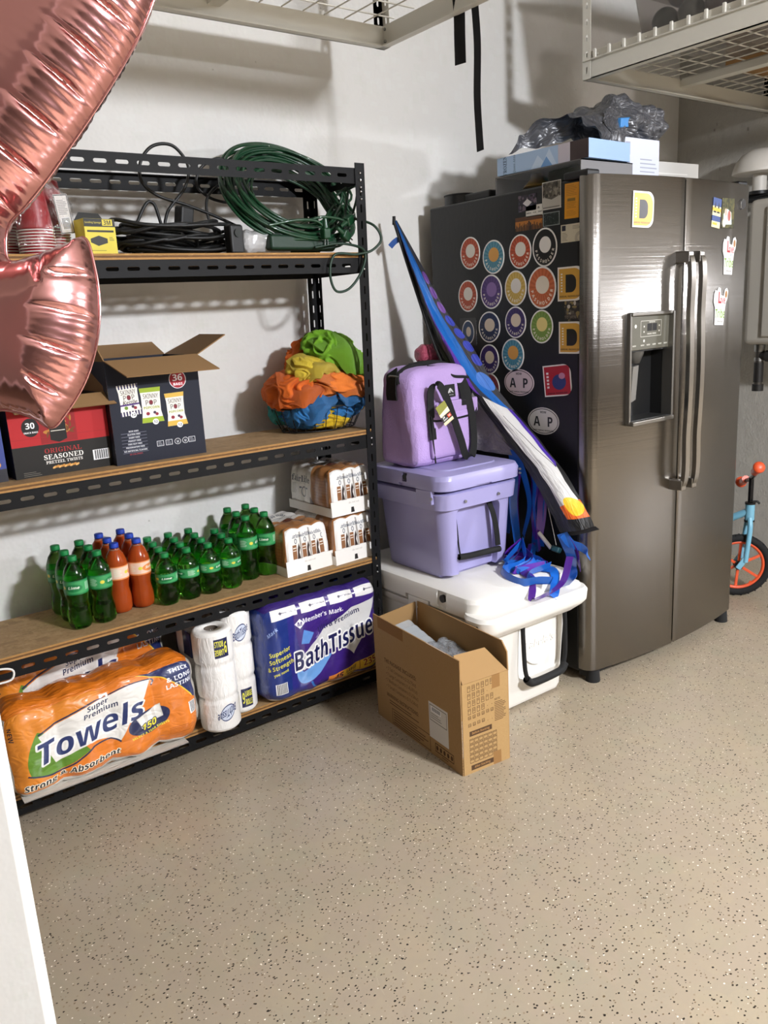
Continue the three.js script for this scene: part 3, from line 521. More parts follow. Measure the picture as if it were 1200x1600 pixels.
// ---------- paper goods on the bottom shelf ----------
{
  const tw = canvas(1024, 560, (x, w, h) => {
    x.fillStyle = '#e07a1c'; x.fillRect(0, 0, w, h);
    poly(x, [[0, 0], [w * 0.5, 0], [w * 0.2, h], [0, h]], '#dd8424');
    x.fillStyle = '#1d2a5c'; x.beginPath(); x.moveTo(690, 0); x.quadraticCurveTo(860, 70, 980, 270); x.lineTo(w, 290); x.lineTo(w, 0); x.fill(); x.strokeStyle = '#f3c93a'; x.lineWidth = 7; x.beginPath(); x.moveTo(690, 0); x.quadraticCurveTo(860, 70, 980, 270); x.stroke();
    [['THICK', 60], ['& LONG', 108], ['LASTING', 154]].forEach(([s, y]) => txt(x, s, 920, y, 42, '#eef0f4', 'bold', { rot: -0.05 }));
    x.fillStyle = '#5d8a26'; x.beginPath(); x.moveTo(170, 160); x.quadraticCurveTo(70, 300, 110, 420); x.quadraticCurveTo(260, 470, 400, 370); x.lineTo(330, 250); x.fill(); grain(x, 0, 0, 0, ['#000'], 0, 0, 0);
    x.fillStyle = '#e6e2da'; x.beginPath(); x.moveTo(170, 190); x.quadraticCurveTo(430, 70, 760, 60); x.quadraticCurveTo(720, 170, 640, 260); x.lineTo(560, 390); x.quadraticCurveTo(500, 330, 420, 330); x.quadraticCurveTo(300, 360, 230, 380); x.fill(); x.strokeStyle = '#1d2448'; x.lineWidth = 9; x.beginPath(); x.moveTo(170, 180); x.quadraticCurveTo(430, 60, 765, 56); x.quadraticCurveTo(790, 70, 760, 110); x.stroke();
    x.beginPath(); x.moveTo(90, 400); x.quadraticCurveTo(260, 500, 420, 360); x.quadraticCurveTo(520, 330, 560, 400); x.stroke();
    txt(x, 'Super', 470, 118, 42, '#1d2448', 'bold italic', { rot: -0.12 }); txt(x, 'Premium', 480, 156, 42, '#1d2448', 'bold italic', { rot: -0.12 });
    txt(x, 'Towels', 410, 262, 178, '#1c2f66', 'bold italic', { rot: -0.16, sx: 0.96, stroke: '#f2f0ea', lw: 22, skew: 0.08 });
    txt(x, 'Towels', 410, 262, 178, '#1c2f66', 'bold italic', { rot: -0.16, sx: 0.96, skew: 0.08 });
    ell(x, 720, 330, 118, 74, '#17224e', null, 0, -0.2); poly(x, [[650, 290], [790, 240], [800, 330], [680, 370]], '#d8d4cc'); for (const k of [0, 1, 2]) poly(x, [[660 + k * 48, 290 - k * 16], [690 + k * 48, 280 - k * 16], [700 + k * 46, 352 - k * 14], [672 + k * 46, 360 - k * 14]], '#efece4');
    txt(x, '150', 712, 352, 56, '#f1e23b', 'bold italic', { stroke: '#17224e', lw: 10, rot: -0.1 }); txt(x, 'SELECT A TEAR SHEETS', 720, 394, 20, '#f1e23b', 'bold', { rot: -0.2 });
    txt(x, 'Strong & Absorbent', 300, 468, 52, '#1a1a1c', 'bold italic', { rot: -0.06, stroke: '#f4ead8', lw: 8 });
    barcode(x, 946, 300, 62, 78); x.fillStyle = '#e2ded6'; x.fillRect(0, 536, w, 24); lines(x, 820, 430, 150, 5, 10, '#9a4a12', 3); lines(x, 300, 548, 320, 1, 10, '#555', 4);
    txt(x, 'NEW', 40, 130, 40, '#14162a', 'bold', { rot: 1.5 });
  });
  const plas = { clearcoat: 1, clearcoatRoughness: 0.1, bumpMap: wrinkle, bumpScale: 0.006 };
  const mF = phy(0xffffff, 0.4, 0, { map: tw, ...plas }), mO = phy(0xd9751d, 0.4, 0, plas), mE = phy(0xcfc9be, 0.35, 0, plas);
  const W = 0.56, H = 0.262, D = 0.17;
  const geo = pillow(W, H, D, 0.055, [60, 30, 18], (v, n) => {
    const roll = Math.abs(Math.sin(((v.x + W / 2) / W) * Math.PI * 4));
    if (Math.abs(n.z) > 0.3) v.z += Math.sign(n.z) * 0.012 * (roll - 0.5) * (1 - (2 * Math.abs(v.y) / H) ** 6 * 0.5);
    if (Math.abs(n.y) > 0.3) v.y += Math.sign(n.y) * 0.01 * (roll - 0.6);
    v.addScaledVector(n, 0.006 * noise(v.x * 18, v.y * 16, v.z * 18) + 0.003 * noise(v.x * 45, v.y * 40, v.z * 45));
  });
  const skirt = (parent, m, y0) => { // loose ends of the clear wrap
    part('wrap_end', sheet([[[W / 2 - 0.02, 0.08, 0.03], [W / 2 + 0.01, 0.02, 0.05], [W / 2 - 0.01, -0.1, 0.04]], [[W / 2 + 0.02, 0.06, 0.02], [W / 2 + 0.035, -0.01, 0.03], [W / 2 + 0.03, -0.09, 0.03]]], 24, 10, 0.0006, (p, u, v) => { p.z += 0.01 * noise(p.x * 40, p.y * 50, 3); p.x += 0.006 * noise(p.y * 60, p.z * 30, 7); }), m, parent);
  };
  const t1 = thing('paper_towel_pack', 'orange plastic pack of paper towels bulging over the bottom shelf edge', 'paper towels', 'paper towel packs', [0.595, 0.101, -2.265]);
  part('wrapped_rolls', geo, [mE, mE, mO, mE, mF, mO], t1, [0, H / 2, 0], [-0.03, 0, 0.02]);
  const t1g = new THREE.Group(); skirt(t1, M.clearWrap = phy(0xffffff, 0.06, 0, { transmission: 1, thickness: 0, ior: 1.4, bumpMap: wrinkle, bumpScale: 0.01 })); t1.children[1].position.y = H / 2;
  part('wrap_seam', bb(-W / 2 + 0.03, W / 2 - 0.06, 0.004, 0.007, 0.05, 0.094), mE, t1);
  const t2 = thing('paper_towel_pack', 'orange paper towel pack pushed back, its lettering under the shelf board', 'paper towels', 'paper towel packs', [0.6, 0.101, -2.44]);
  part('wrapped_rolls', geo, [mE, mE, mO, mE, mF, mO], t2, [0, H / 2 + 0.01, 0], [-0.12, 0, 0.03]); t2.scale.set(0.94, 1.25, 0.85);
  // white cord handle on the towel pack
  single('cord_loop', tube([[0.30, 0.487, -2.17], [0.34, 0.5, -2.155], [0.37, 0.49, -2.15], [0.365, 0.468, -2.15], [0.33, 0.463, -2.155], [0.3, 0.462, -2.17]], 0.0028, 30, 7), std(0xe9e6df, 0.6), 'thin white cord loop hanging from the low shelf edge', 'cord');

  // bath tissue pack in blue and purple plastic
  const bt = canvas(1024, 720, (x, w, h) => {
    x.fillStyle = '#3a1f78'; x.fillRect(0, 0, w, h); x.fillStyle = '#16307a'; x.fillRect(0, 0, 210, h);
    poly(x, [[200, 0], [240, 0], [330, h], [200, h]], '#2a2a80');
    x.fillStyle = '#e9e7e4'; for (const [a, b] of [[70, 290], [320, 540], [570, 780], [805, 1010]]) x.fillRect(a, 0, b - a, 96); for (const a of [150, 400, 650, 880]) { poly(x, [[a, 40], [a + 14, 54], [a, 68], [a - 14, 54]], '#2a2340'); txt(x, "Member's Mark", a + 70, 54, 17, '#2a2340', 'bold'); }
    poly(x, [[300, 130], [338, 168], [300, 206], [262, 168]], '#efeef2'); txt(x, 'M', 300, 170, 42, '#3a1f78', 'bold'); txt(x, "Member's Mark.", 500, 150, 46, '#efeef2', 'bold');
    x.fillStyle = '#d9d8d6'; x.beginPath(); x.moveTo(320, 400); x.quadraticCurveTo(520, 190, 980, 130); x.quadraticCurveTo(930, 280, 760, 530); x.quadraticCurveTo(660, 400, 480, 430); x.quadraticCurveTo(400, 470, 300, 520); x.fill(); x.globalAlpha = 0.4; for (let i = 0; i < 300; i++) ell(x, 420 + rnd() * 420, 260 + rnd() * 160, rr(6, 16), rr(3, 8), null, '#c6c5c6', 2, rnd() * 3); x.globalAlpha = 1;
    poly(x, [[300, 320], [330, 220], [410, 260], [360, 330]], '#5b8fd6');
    x.fillStyle = '#6ea3e0'; x.beginPath(); x.moveTo(250, 480); x.quadraticCurveTo(240, 640, 330, 620); x.quadraticCurveTo(480, 590, 560, 460); x.quadraticCurveTo(420, 480, 300, 530); x.fill(); x.strokeStyle = '#2f79c8'; x.lineWidth = 16; x.beginPath(); x.moveTo(360, 620); x.quadraticCurveTo(380, 690, 440, 715); x.stroke();
    txt(x, 'Ultra Premium', 640, 226, 54, '#1b1d4e', 'bold', { rot: -0.16 });
    for (const k of [0, 1]) txt(x, 'BathTissue', 575, 392, 190, '#141a52', 'bold italic', { rot: -0.17, sx: 0.72, stroke: k ? null : '#f4f3f0', lw: 26 });
    poly(x, [[520, 640], [1024, 560], [1024, 650], [520, 720]], '#e3b53a'); poly(x, [[520, 640], [640, 620], [640, 702], [520, 720]], '#e88a3c'); txt(x, '45', 600, 664, 72, '#14132e', 'bold italic', { rot: -0.13 }); txt(x, 'LARGE', 716, 634, 34, '#14132e', 'bold italic', { rot: -0.13 }); txt(x, 'ROLLS', 720, 664, 30, '#14132e', 'bold italic', { rot: -0.13 }); x.fillStyle = '#7a3a20'; x.fillRect(800, 590, 5, 80); txt(x, '235', 890, 616, 72, '#8a2020', 'bold', { rot: -0.13, stroke: '#e8cf6a', lw: 8 }); txt(x, 'SHEETS', 988, 606, 22, '#2a1a10', 'bold', { rot: -0.13 });
    ['Superior', 'Softness', '& Strength', 'you need'].forEach((s, i) => txt(x, s, 118, 330 + i * 52, [44, 46, 44, 28][i], '#e8e04a', 'bold', { rot: -0.14 }));
    barcode(x, 60, 560, 96, 84); txt(x, 'Mark', 66, 180, 40, '#9fb6e6', 'bold italic', { rot: -0.6 });
  });
  const btTop = canvas(1024, 420, (x, w, h) => { x.fillStyle = '#33206e'; x.fillRect(0, 0, w, h); x.fillStyle = '#1b3a86'; x.fillRect(w * 0.62, 0, w, h * 0.75); poly(x, [[0, 40], [520, 20], [640, 130], [440, 250], [0, 210]], '#8f8f98'); txt(x, 'BathTissue', 300, 130, 130, '#14132e', 'bold italic', { rot: Math.PI + 0.02, stroke: '#b9b8bd', lw: 14 }); poly(x, [[560, 90], [640, 60], [620, 180], [580, 190]], '#3d6fae'); txt(x, "Member's Mark", 520, 330, 40, '#c9c4dd', 'bold', { rot: Math.PI }); txt(x, 'ULTRA SOFT', 800, 120, 40, '#c8c04a', 'bold', { rot: Math.PI }); });
  const mB = phy(0xffffff, 0.35, 0, { map: bt, ...plas, bumpScale: 0.004 }), mBt = phy(0xffffff, 0.35, 0, { map: btTop, ...plas, bumpScale: 0.004 }), mBs = phy(0xd8d5d2, 0.35, 0, plas), mBl = phy(0x16307a, 0.35, 0, plas);
  const bW = 0.46, bH = 0.335, bD = 0.27;
  const b1 = thing('bath_tissue_pack', 'blue and purple plastic pack of bath tissue beside the steel post', 'bath tissue', null, [1.338, 0.101, -2.335]);
  part('wrapped_rolls', pillow(bW, bH, bD, 0.045, [52, 34, 26], (v, n) => {
    const roll = Math.abs(Math.sin(((v.x + bW / 2) / bW) * Math.PI * 4)), row = Math.abs(Math.sin(((v.y + bH / 2) / bH) * Math.PI * 3));
    if (Math.abs(n.z) > 0.3) v.z += Math.sign(n.z) * (0.009 * (roll - 0.5) + 0.003 * row);
    if (n.y > 0.3) v.y += 0.006 * (roll - 0.6) - 0.01 * (v.x / bW + 0.5) * 0;
    v.addScaledVector(n, 0.005 * noise(v.x * 16, v.y * 15, v.z * 16) + 0.0018 * noise(v.x * 50, v.y * 40, v.z * 45));
  }), [mBs, mBl, mBt, mBs, mB, mBs], b1, [0, bH / 2, 0]);
  part('wrap_end', sheet([[[bW / 2 - 0.02, bH - 0.02, 0.09], [bW / 2 + 0.012, bH - 0.08, 0.12], [bW / 2, 0.06, 0.12]], [[bW / 2, bH - 0.01, 0.0], [bW / 2 + 0.03, bH - 0.09, 0.03], [bW / 2 + 0.02, 0.06, 0.02]]], 24, 10, 0.0006, (p) => { p.x += 0.006 * noise(p.y * 60, p.z * 50, 7); }), M.clearWrap, b1);

  // nine-roll packs of white rolls
  const rollPrint = (flip) => canvas(512, 384, (x, w, h) => {
    x.fillStyle = '#efece7'; x.fillRect(0, 0, w, h); x.globalAlpha = 0.5; for (let i = 0; i < 500; i++) ell(x, rnd() * w, rnd() * h, 3, 2, '#e6e3dd'); x.globalAlpha = 1;
    if (flip) { x.translate(w, h); x.rotate(Math.PI); }
    ell(x, 256, 66, 84, 30, '#cdd5e4', '#1b2a5e', 4, -0.12); txt(x, 'BathTissue', 256, 66, 44, '#17255c', 'bold italic', { rot: -0.14 });
    x.fillStyle = '#17204a'; x.fillRect(176, 296, 160, 76); txt(x, '9', 206, 334, 62, '#ece64a', 'bold'); txt(x, 'LARGE', 280, 318, 34, '#ece64a', 'bold'); txt(x, 'ROLLS', 280, 352, 34, '#ece64a', 'bold');
  });
  const paper = std(0xe9e6e0, 0.85, 0, { bumpMap: fineNoise, bumpScale: 0.0008 }), core = std(0x5c5248, 0.9);
  const pack = (label, x, z, R, h, flip) => {
    const g = thing('tissue_roll_pack', label, 'toilet paper', 'nine-roll packs of white tissue', [x, 0.101, z]);
    const rg = lathe([[0.02, 0.004], [R * 0.86, 0], [R * 0.97, 0.006], [R, 0.02], [R * 1.005, h / 2], [R, h - 0.02], [R * 0.95, h - 0.006], [R * 0.8, h - 0.001], [0.022, h - 0.004], [0.02, h - 0.03], [0.0, h - 0.03]], 36);
    const prof = []; for (let i = 0; i <= 42; i++) { const y = 0.012 + ((3 * h - 0.024) * i) / 42, u = (y / h) % 1; prof.push(new THREE.Vector2(R + 0.0022 - 0.0045 * Math.exp(-((Math.min(u, 1 - u) / 0.06) ** 2)), y)); }
    const wrapG = new THREE.LatheGeometry(prof, 30, -1.15, 2.3);
    for (let r = 0; r < 2; r++) for (let k = 0; k < 3; k++) { const o = part('roll', rg, paper, g, [0, k * h, -r * R * 1.9]); if (k === 2) part('core', at(cy(0.021, 0.021, 0.02, 18, true), 0, h - 0.014, 0), core, o); }
    part('printed_wrap', wrapG, phy(0xffffff, 0.35, 0, { map: rollPrint(flip), clearcoat: 0.8, clearcoatRoughness: 0.15, bumpMap: wrinkle, bumpScale: 0.004, side: THREE.DoubleSide }), g, [0, 0, 0]);
    part('side_band', bb(-R * 0.92, -R * 0.86, 2 * h + 0.01, 3 * h - 0.02, -R * 2.4, -R * 0.6), phy(0x1b2450, 0.4, 0, { clearcoat: 0.7 }), g);
  };
  pack('white nine-roll tissue pack with upside-down print, next to the orange pack', 0.944, -2.216, 0.061, 0.109, true);
  pack('white nine-roll tissue pack upright beside the blue bath tissue pack', 1.046, -2.28, 0.053, 0.114, false);
}

// ---------- top shelf: cups, abrasive box, cords ----------
{
  const Y = 1.517;
  const cup = lathe([[0, 0], [0.03, 0], [0.031, 0.004], [0.0445, 0.115], [0.046, 0.117], [0.046, 0.12], [0.044, 0.12], [0.043, 0.116]], 28);
  const red = phy(0x8f1620, 0.4, 0, { clearcoat: 0.3 }), white = std(0xe6dfd8, 0.5);
  const cs = thing('cup_sleeve', 'clear sleeves of red party cups behind the pink balloon', 'cups', null, [0.635, Y, -2.38]);
  const rimG = at(new THREE.TorusGeometry(0.0455, 0.0016, 6, 28), 0, 0, 0, Math.PI / 2);
  for (const [x, z, n] of [[0, 0.05, 9], [-0.062, -0.04, 11], [0.068, -0.04, 11]]) {
    // upside-down stacks: top cup plus the rims below
    part('cup', cup, red, cs, [x, n * 0.0075 + 0.12, z], [Math.PI, 0, 0]);
    for (let i = 0; i < n; i++) { const r = part('cup_rim', rimG, i % 2 ? white : white, cs, [x, 0.004 + i * 0.0075, z]); part('cup_wall', at(cy(0.0435, 0.0445, 0.006, 26, true), 0, 0.004, 0), red, r); }
  }
  part('plastic_sleeve', sheet([[[-0.1, 0.03, 0.1], [0, 0.02, 0.115], [0.1, 0.03, 0.06]], [[-0.09, 0.14, 0.06], [0, 0.15, 0.09], [0.11, 0.14, 0.03]], [[-0.05, 0.2, 0.0], [0.01, 0.205, 0.03], [0.085, 0.19, -0.02]], [[-0.02, 0.225, -0.03], [0.02, 0.22, -0.02], [0.07, 0.215, -0.05]]], 26, 24, 0.0006, (p) => { p.z += 0.012 * noise(p.x * 30, p.y * 24, 1); p.x += 0.006 * noise(p.y * 40, p.x * 30, 5); }), M.clearWrap, cs);
  const tagT = canvas(128, 256, (x, w, h) => { x.fillStyle = '#d9d4cf'; x.fillRect(0, 0, w, h); x.strokeStyle = '#333'; x.lineWidth = 6; x.strokeRect(6, 6, w - 12, h - 12); barcode(x, 24, 150, 80, 80); lines(x, 20, 40, 90, 9, 11, '#666', 3); });
  part('paper_label', bb(-0.022, 0.022, -0.05, 0.05, 0, 0.001), std(0xffffff, 0.6, 0, { map: tagT }), cs, [0.083, 0.11, 0.034], [0, 0.35, 0.12]);
  const m3 = canvas(256, 256, (x, w, h) => { x.fillStyle = '#d8c63a'; x.fillRect(0, 0, w, h); x.fillStyle = '#16150f'; x.fillRect(0, 0, w, 56); x.fillStyle = '#d8c63a'; x.fillRect(150, 4, 86, 44); txt(x, '3M', 194, 26, 44, '#16150f', 'bold'); x.fillRect(0, 76, w, 4); x.fillStyle = '#16150f'; x.fillRect(20, 80, 220, 14); poly(x, [[40, 140], [110, 118], [180, 138], [180, 168], [100, 190], [40, 166]], '#23211a'); lines(x, 196, 130, 40, 3, 10, '#3a361c', 3); lines(x, 20, 222, 200, 1, 10, '#8d8226', 4); txt(x, 'Sanding Sponge', 75, 26, 18, '#bfae30', 'bold'); });
  const ab = thing('abrasive_box', 'small yellow and black sanding sponge box beside the red cups', 'box', null, [0.79, Y, -2.33], 0.12);
  part('carton_body', bx(0.088, 0.095, 0.06, 0.001), std(0xd8c63a, 0.6), ab, [0, 0.0475, 0]);
  part('printed_front', bx(0.087, 0.094, 0.001), std(0xffffff, 0.55, 0, { map: m3 }), ab, [0, 0.0475, 0.0305]);
  part('top_flap', plate([[-0.044, 0], [0.044, 0], [0.03, 0.022], [-0.026, 0.024]], 0.001), std(0x16150f, 0.6), ab, [0, 0.094, -0.028], [-0.2, 0, 0]);

  const greenC = phy(0x0a3a1f, 0.4, 0, { clearcoat: 0.3 }), blackC = std(0x0c0d0d, 0.5), dkGreen = std(0x12301f, 0.5);
  // coiled green cord leaning between the beams
  const coilPts = [], cc = V(1.452, 1.697, -2.402), tilt = new THREE.Matrix4().makeRotationFromEuler(new THREE.Euler(-0.62, 0.1, 0.03));
  const L = 26; for (let k = 0; k < L; k++) { const dR = rr(-0.045, 0.05), dh = rr(-0.03, 0.03), ox = rr(-0.014, 0.014), oy = rr(-0.012, 0.012); for (let i = 0; i < 12; i++) { const a = (i / 12) * 6.2832, R = 0.162 + dR + 0.006 * Math.sin(a * 2 + k); coilPts.push(V((R + 0.035) * Math.cos(a) + ox, R * 0.98 * Math.sin(a) + oy, dh + 0.012 * Math.sin(a + k * 1.7)).applyMatrix4(tilt).add(cc)); } }
  for (const p of coilPts) { p.z = clamp(p.z, -2.525, -2.262); p.y = Math.max(p.y, 1.56); }
  const co = thing('extension_cord', 'thick coil of dark green extension cord leaning behind the top beam', 'cord', 'extension cords');
  part('cable', new THREE.TubeGeometry(new THREE.CatmullRomCurve3(coilPts, false, 'centripetal'), 1500, 0.0046, 6), greenC, co);
  const plug = (m) => { const g = new THREE.Group(); const b = part('plug_body', merge([at(bx(0.03, 0.034, 0.024, 0.006), 0, 0, 0), at(cy(0.006, 0.009, 0.03, 10), 0, 0.03, 0)]), m, g); for (const s of [-1, 1]) part('prong', bb(s * 0.006 - 0.0008, s * 0.006 + 0.0008, -0.034, -0.016, -0.003, 0.003), M.chrome, b); return b; };
  { const p = plug(greenC); p.name = 'plug'; p.position.set(1.582, 1.617, -2.262); p.rotation.set(0.2, 0.3, 2.0); co.add(p); const q = plug(greenC); q.name = 'plug'; q.position.set(1.485, 1.575, -2.255); q.rotation.set(0.1, 0.2, 0.05); co.add(q); const r = plug(greenC); r.name = 'plug'; r.position.set(1.565, 1.57, -2.262); r.rotation.set(0.1, 0.2, 1.0); co.add(r); }
  part('cable', tube([[1.40, 1.6, -2.3], [1.48, 1.625, -2.27], [1.54, 1.622, -2.265], [1.575, 1.612, -2.262]], 0.0045, 24, 7), greenC, co);
  part('cable', tube([[1.3, 1.6, -2.28], [1.4, 1.615, -2.262], [1.462, 1.61, -2.258], [1.486, 1.59, -2.256]], 0.0045, 24, 7), greenC, co);
  // black cord heap with loops rising behind the beam
  const bc = thing('power_cord', 'heap of black power cord with loops rising above the beam', 'cord', 'extension cords');
  const heap = []; for (let k = 0; k < 15; k++) { const R = rr(0.05, 0.12), ox = rr(-0.06, 0.06), h = 1.527 + 0.0055 * k; for (let i = 0; i < 9; i++) { const a = (i / 9) * 6.28 + k * 0.3; heap.push(V(1.01 + ox + (R + 0.06) * Math.cos(a), h + rr(-0.003, 0.008) + 0.01 * Math.sin(a * 2 + k), -2.385 + R * 0.85 * Math.sin(a))); } }
  part('cable', new THREE.TubeGeometry(new THREE.CatmullRomCurve3(heap, false, 'centripetal'), 560, 0.0055, 6), blackC, bc);
  part('cable', tube([[0.907, 1.56, -2.4], [0.979, 1.673, -2.4], [0.994, 1.668, -2.4], [1.015, 1.604, -2.4], [1.035, 1.648, -2.4], [1.099, 1.721, -2.4], [1.114, 1.775, -2.4], [1.072, 1.829, -2.4], [1.01, 1.824, -2.4], [0.968, 1.776, -2.4], [0.967, 1.725, -2.4], [1.007, 1.692, -2.4], [1.093, 1.668, -2.4], [1.173, 1.642, -2.4], [1.256, 1.61, -2.4]], 0.0048, 130, 7), blackC, bc);
  part('cable', tube([[1.29, 1.79, -2.43], [1.227, 1.808, -2.43], [1.164, 1.774, -2.43], [1.15, 1.728, -2.43], [1.192, 1.693, -2.43], [1.268, 1.686, -2.43], [1.229, 1.731, -2.42], [1.171, 1.692, -2.41], [1.161, 1.637, -2.4], [1.19, 1.56, -2.39]], 0.0045, 90, 7), blackC, bc);
  part('connector', bx(0.05, 0.065, 0.035, 0.008), blackC, bc, [1.065, 1.625, -2.36], [0.1, 0.3, -0.15]);
  // green lamp cord and outlet stake between the coils
  const st = thing('outlet_stake', 'dark green outdoor outlet block lying under the green coil', 'power strip', null, [1.395, Y, -2.3], 0.05);
  part('block_body', bx(0.2, 0.046, 0.05, 0.01), dkGreen, st, [0, 0.034, 0]);
  part('grip', at(cy(0.026, 0.026, 0.05, 18), 0, 0, 0, 0, 0, Math.PI / 2), dkGreen, st, [0.12, 0.034, 0]);
  for (let i = 0; i < 4; i++) part('outlet', bx(0.026, 0.006, 0.026, 0.002), std(0x0b1f14, 0.6), st, [-0.07 + i * 0.042, 0.058, 0]);
  const pk = thing('parts_bag', 'crinkled clear bag of small hardware among the cords', 'bag', null, [1.275, Y, -2.325]);
  part('film', (() => { const g = pillow(0.11, 0.07, 0.06, 0.025, [18, 12, 10], (v, n) => v.addScaledVector(n, 0.008 * noise(v.x * 50, v.y * 60, v.z * 50))); return g; })(), phy(0xdedede, 0.15, 0, { transmission: 0.4, thickness: 0, clearcoat: 1 }), pk, [0, 0.037, 0]);
  const ad = thing('timer_adapter', 'black plug-in timer block standing at the edge of the cord heap', 'plug', null, [1.19, Y, -2.3], 0.2);
  part('adapter_body', bx(0.05, 0.085, 0.035, 0.008), blackC, ad, [0, 0.043, 0]); part('socket', at(cy(0.012, 0.012, 0.004, 16), 0, 0, 0, Math.PI / 2), std(0x1f2420, 0.6), ad, [0, 0.06, 0.019]);
  // loose cord looping over the edge and hanging below the shelf
  const hc = thing('hanging_cord', 'loose dark green cord looping down over the shelf edge at the post', 'cord', 'extension cords');
  part('cable', tube([[1.604, 1.625, -2.27], [1.648, 1.595, -2.215], [1.664, 1.555, -2.205], [1.632, 1.522, -2.21], [1.58, 1.51, -2.22], [1.49, 1.507, -2.222], [1.47, 1.449, -2.222], [1.488, 1.4, -2.222], [1.537, 1.404, -2.222], [1.592, 1.466, -2.215], [1.605, 1.52, -2.22], [1.549, 1.545, -2.255], [1.452, 1.535, -2.27]], 0.0042, 110, 7), dkGreen, hc);
  part('cable', tube([[1.6, 1.71, -2.3], [1.64, 1.725, -2.29], [1.638, 1.69, -2.29], [1.6, 1.61, -2.285], [1.57, 1.55, -2.28], [1.47, 1.53, -2.29]], 0.0042, 60, 7), dkGreen, hc);
  part('cable', tube([[1.58, 1.7, -2.32], [1.61, 1.72, -2.3], [1.6, 1.66, -2.3], [1.56, 1.57, -2.29], [1.5, 1.53, -2.31], [1.4, 1.526, -2.33]], 0.0042, 60, 7), dkGreen, hc);
}

// ---------- white cooler on the floor ----------
{
  const wh = phy(0xe9e6de, 0.42, 0, { clearcoat: 0.15, clearcoatRoughness: 0.4, bumpMap: fineNoise, bumpScale: 0.0004 });
  const c = thing('chest_cooler', 'large white chest cooler on the floor beside the refrigerator', 'cooler', 'coolers', [0, 0, 0]);
  let body = loft([[0.012, 1.668, 2.045, -2.42, -1.8, 0.03], [0.03, 1.66, 2.052, -2.43, -1.79, 0.04], [0.33, 1.642, 2.068, -2.45, -1.775, 0.045], [0.345, 1.63, 2.078, -2.46, -1.765, 0.045], [0.362, 1.628, 2.08, -2.46, -1.765, 0.04]], 6);
  // recessed end panel
  body = carve(body, [at(plate(new THREE.Shape().moveTo(-0.105, 0.30).lineTo(-0.105, 0.13).quadraticCurveTo(-0.1, 0.1, -0.07, 0.1).lineTo(0.07, 0.1).quadraticCurveTo(0.1, 0.1, 0.103, 0.13).lineTo(0.105, 0.30), 0.2), 1.925, 0.005, -1.797)]);
  part('tub', body, wh, c);
  part('boss', at(plate(new THREE.Shape().moveTo(-0.075, 0.3).lineTo(-0.07, 0.18).quadraticCurveTo(-0.04, 0.135, 0, 0.132).quadraticCurveTo(0.04, 0.135, 0.07, 0.18).lineTo(0.075, 0.3), 0.008, [], 0.002), 1.925, 0.005, -1.8), wh, c);
  const tg = new TextGeometry("Cabela's", { font: fontBold, size: 0.026, depth: 0.003, curveSegments: 4 }); tg.computeBoundingBox(); tg.applyMatrix4(new THREE.Matrix4().set(1, 0.25, 0, 0, 0, 1, 0, 0, 0, 0, 1, 0, 0, 0, 0, 1));
  part('embossed_name', at(tg, 1.855, 0.205, -1.79), wh, c).userData.label = 'raised lettering';
  // lip with moulded handle ends
  part('handle_lip', loft([[0.318, 1.66, 2.05, -1.8, -1.735, 0.03], [0.34, 1.61, 2.09, -1.81, -1.712, 0.045], [0.352, 1.604, 2.1, -1.82, -1.703, 0.05], [0.385, 1.602, 2.102, -1.83, -1.7, 0.05], [0.396, 1.61, 2.095, -1.83, -1.708, 0.045]], 7), wh, c);
  for (const x of [2.05]) part('lip_pad', loft([[0.395, x - 0.04, x + 0.04, -1.8, -1.73, 0.03], [0.404, x - 0.038, x + 0.038, -1.8, -1.733, 0.03], [0.408, x - 0.03, x + 0.03, -1.795, -1.742, 0.025]], 6), wh, c);
  let lid = loft([[0.366, 1.632, 2.078, -2.455, -1.78, 0.04], [0.375, 1.624, 2.085, -2.46, -1.772, 0.045], [0.425, 1.622, 2.086, -2.462, -1.768, 0.05], [0.438, 1.628, 2.08, -2.455, -1.775, 0.05], [0.443, 1.64, 2.068, -2.445, -1.787, 0.045]], 7);
  lid = carve(lid, [bb(1.6, 1.638, 0.35, 0.388, -2.12, -1.99), bb(1.6, 1.634, 0.383, 0.437, -1.952, -1.906, 0.006)]);
  part('lid', lid, wh, c);
  part('lid_lock_hole', at(cy(0.013, 0.013, 0.012, 18), 1.631, 0.412, -1.929, 0, 0, Math.PI / 2), M.black, c);
  part('latch', bb(1.625, 1.64, 0.345, 0.386, -2.11, -2.0, 0.004), wh, c);
  part('handle_pin', at(cy(0.006, 0.006, 0.006, 14), 1.606, 0.37, -1.742, 0, 0, Math.PI / 2), M.zinc, c);
  part('rope', tube([[1.825, 0.325, -1.765], [1.825, 0.25, -1.762], [1.828, 0.15, -1.758], [1.838, 0.115, -1.757]], 0.0075, 30, 8), M.blackWeb, c);
  part('rope', tube([[2.028, 0.325, -1.765], [2.028, 0.25, -1.762], [2.022, 0.15, -1.758], [2.012, 0.118, -1.757]], 0.0075, 30, 8), M.blackWeb, c);
  part('grip', tube([[1.83, 0.122, -1.756], [1.848, 0.104, -1.754], [1.87, 0.1, -1.753], [1.975, 0.1, -1.753], [2.003, 0.104, -1.754], [2.02, 0.122, -1.756]], 0.0135, 40, 10), M.rubber, c);
  for (const [x, z] of [[1.7, -1.84], [2.01, -1.84], [1.7, -2.38], [2.01, -2.38]]) part('foot', at(cy(0.02, 0.022, 0.014, 14), x, 0.007, z), M.rubber, c);
}

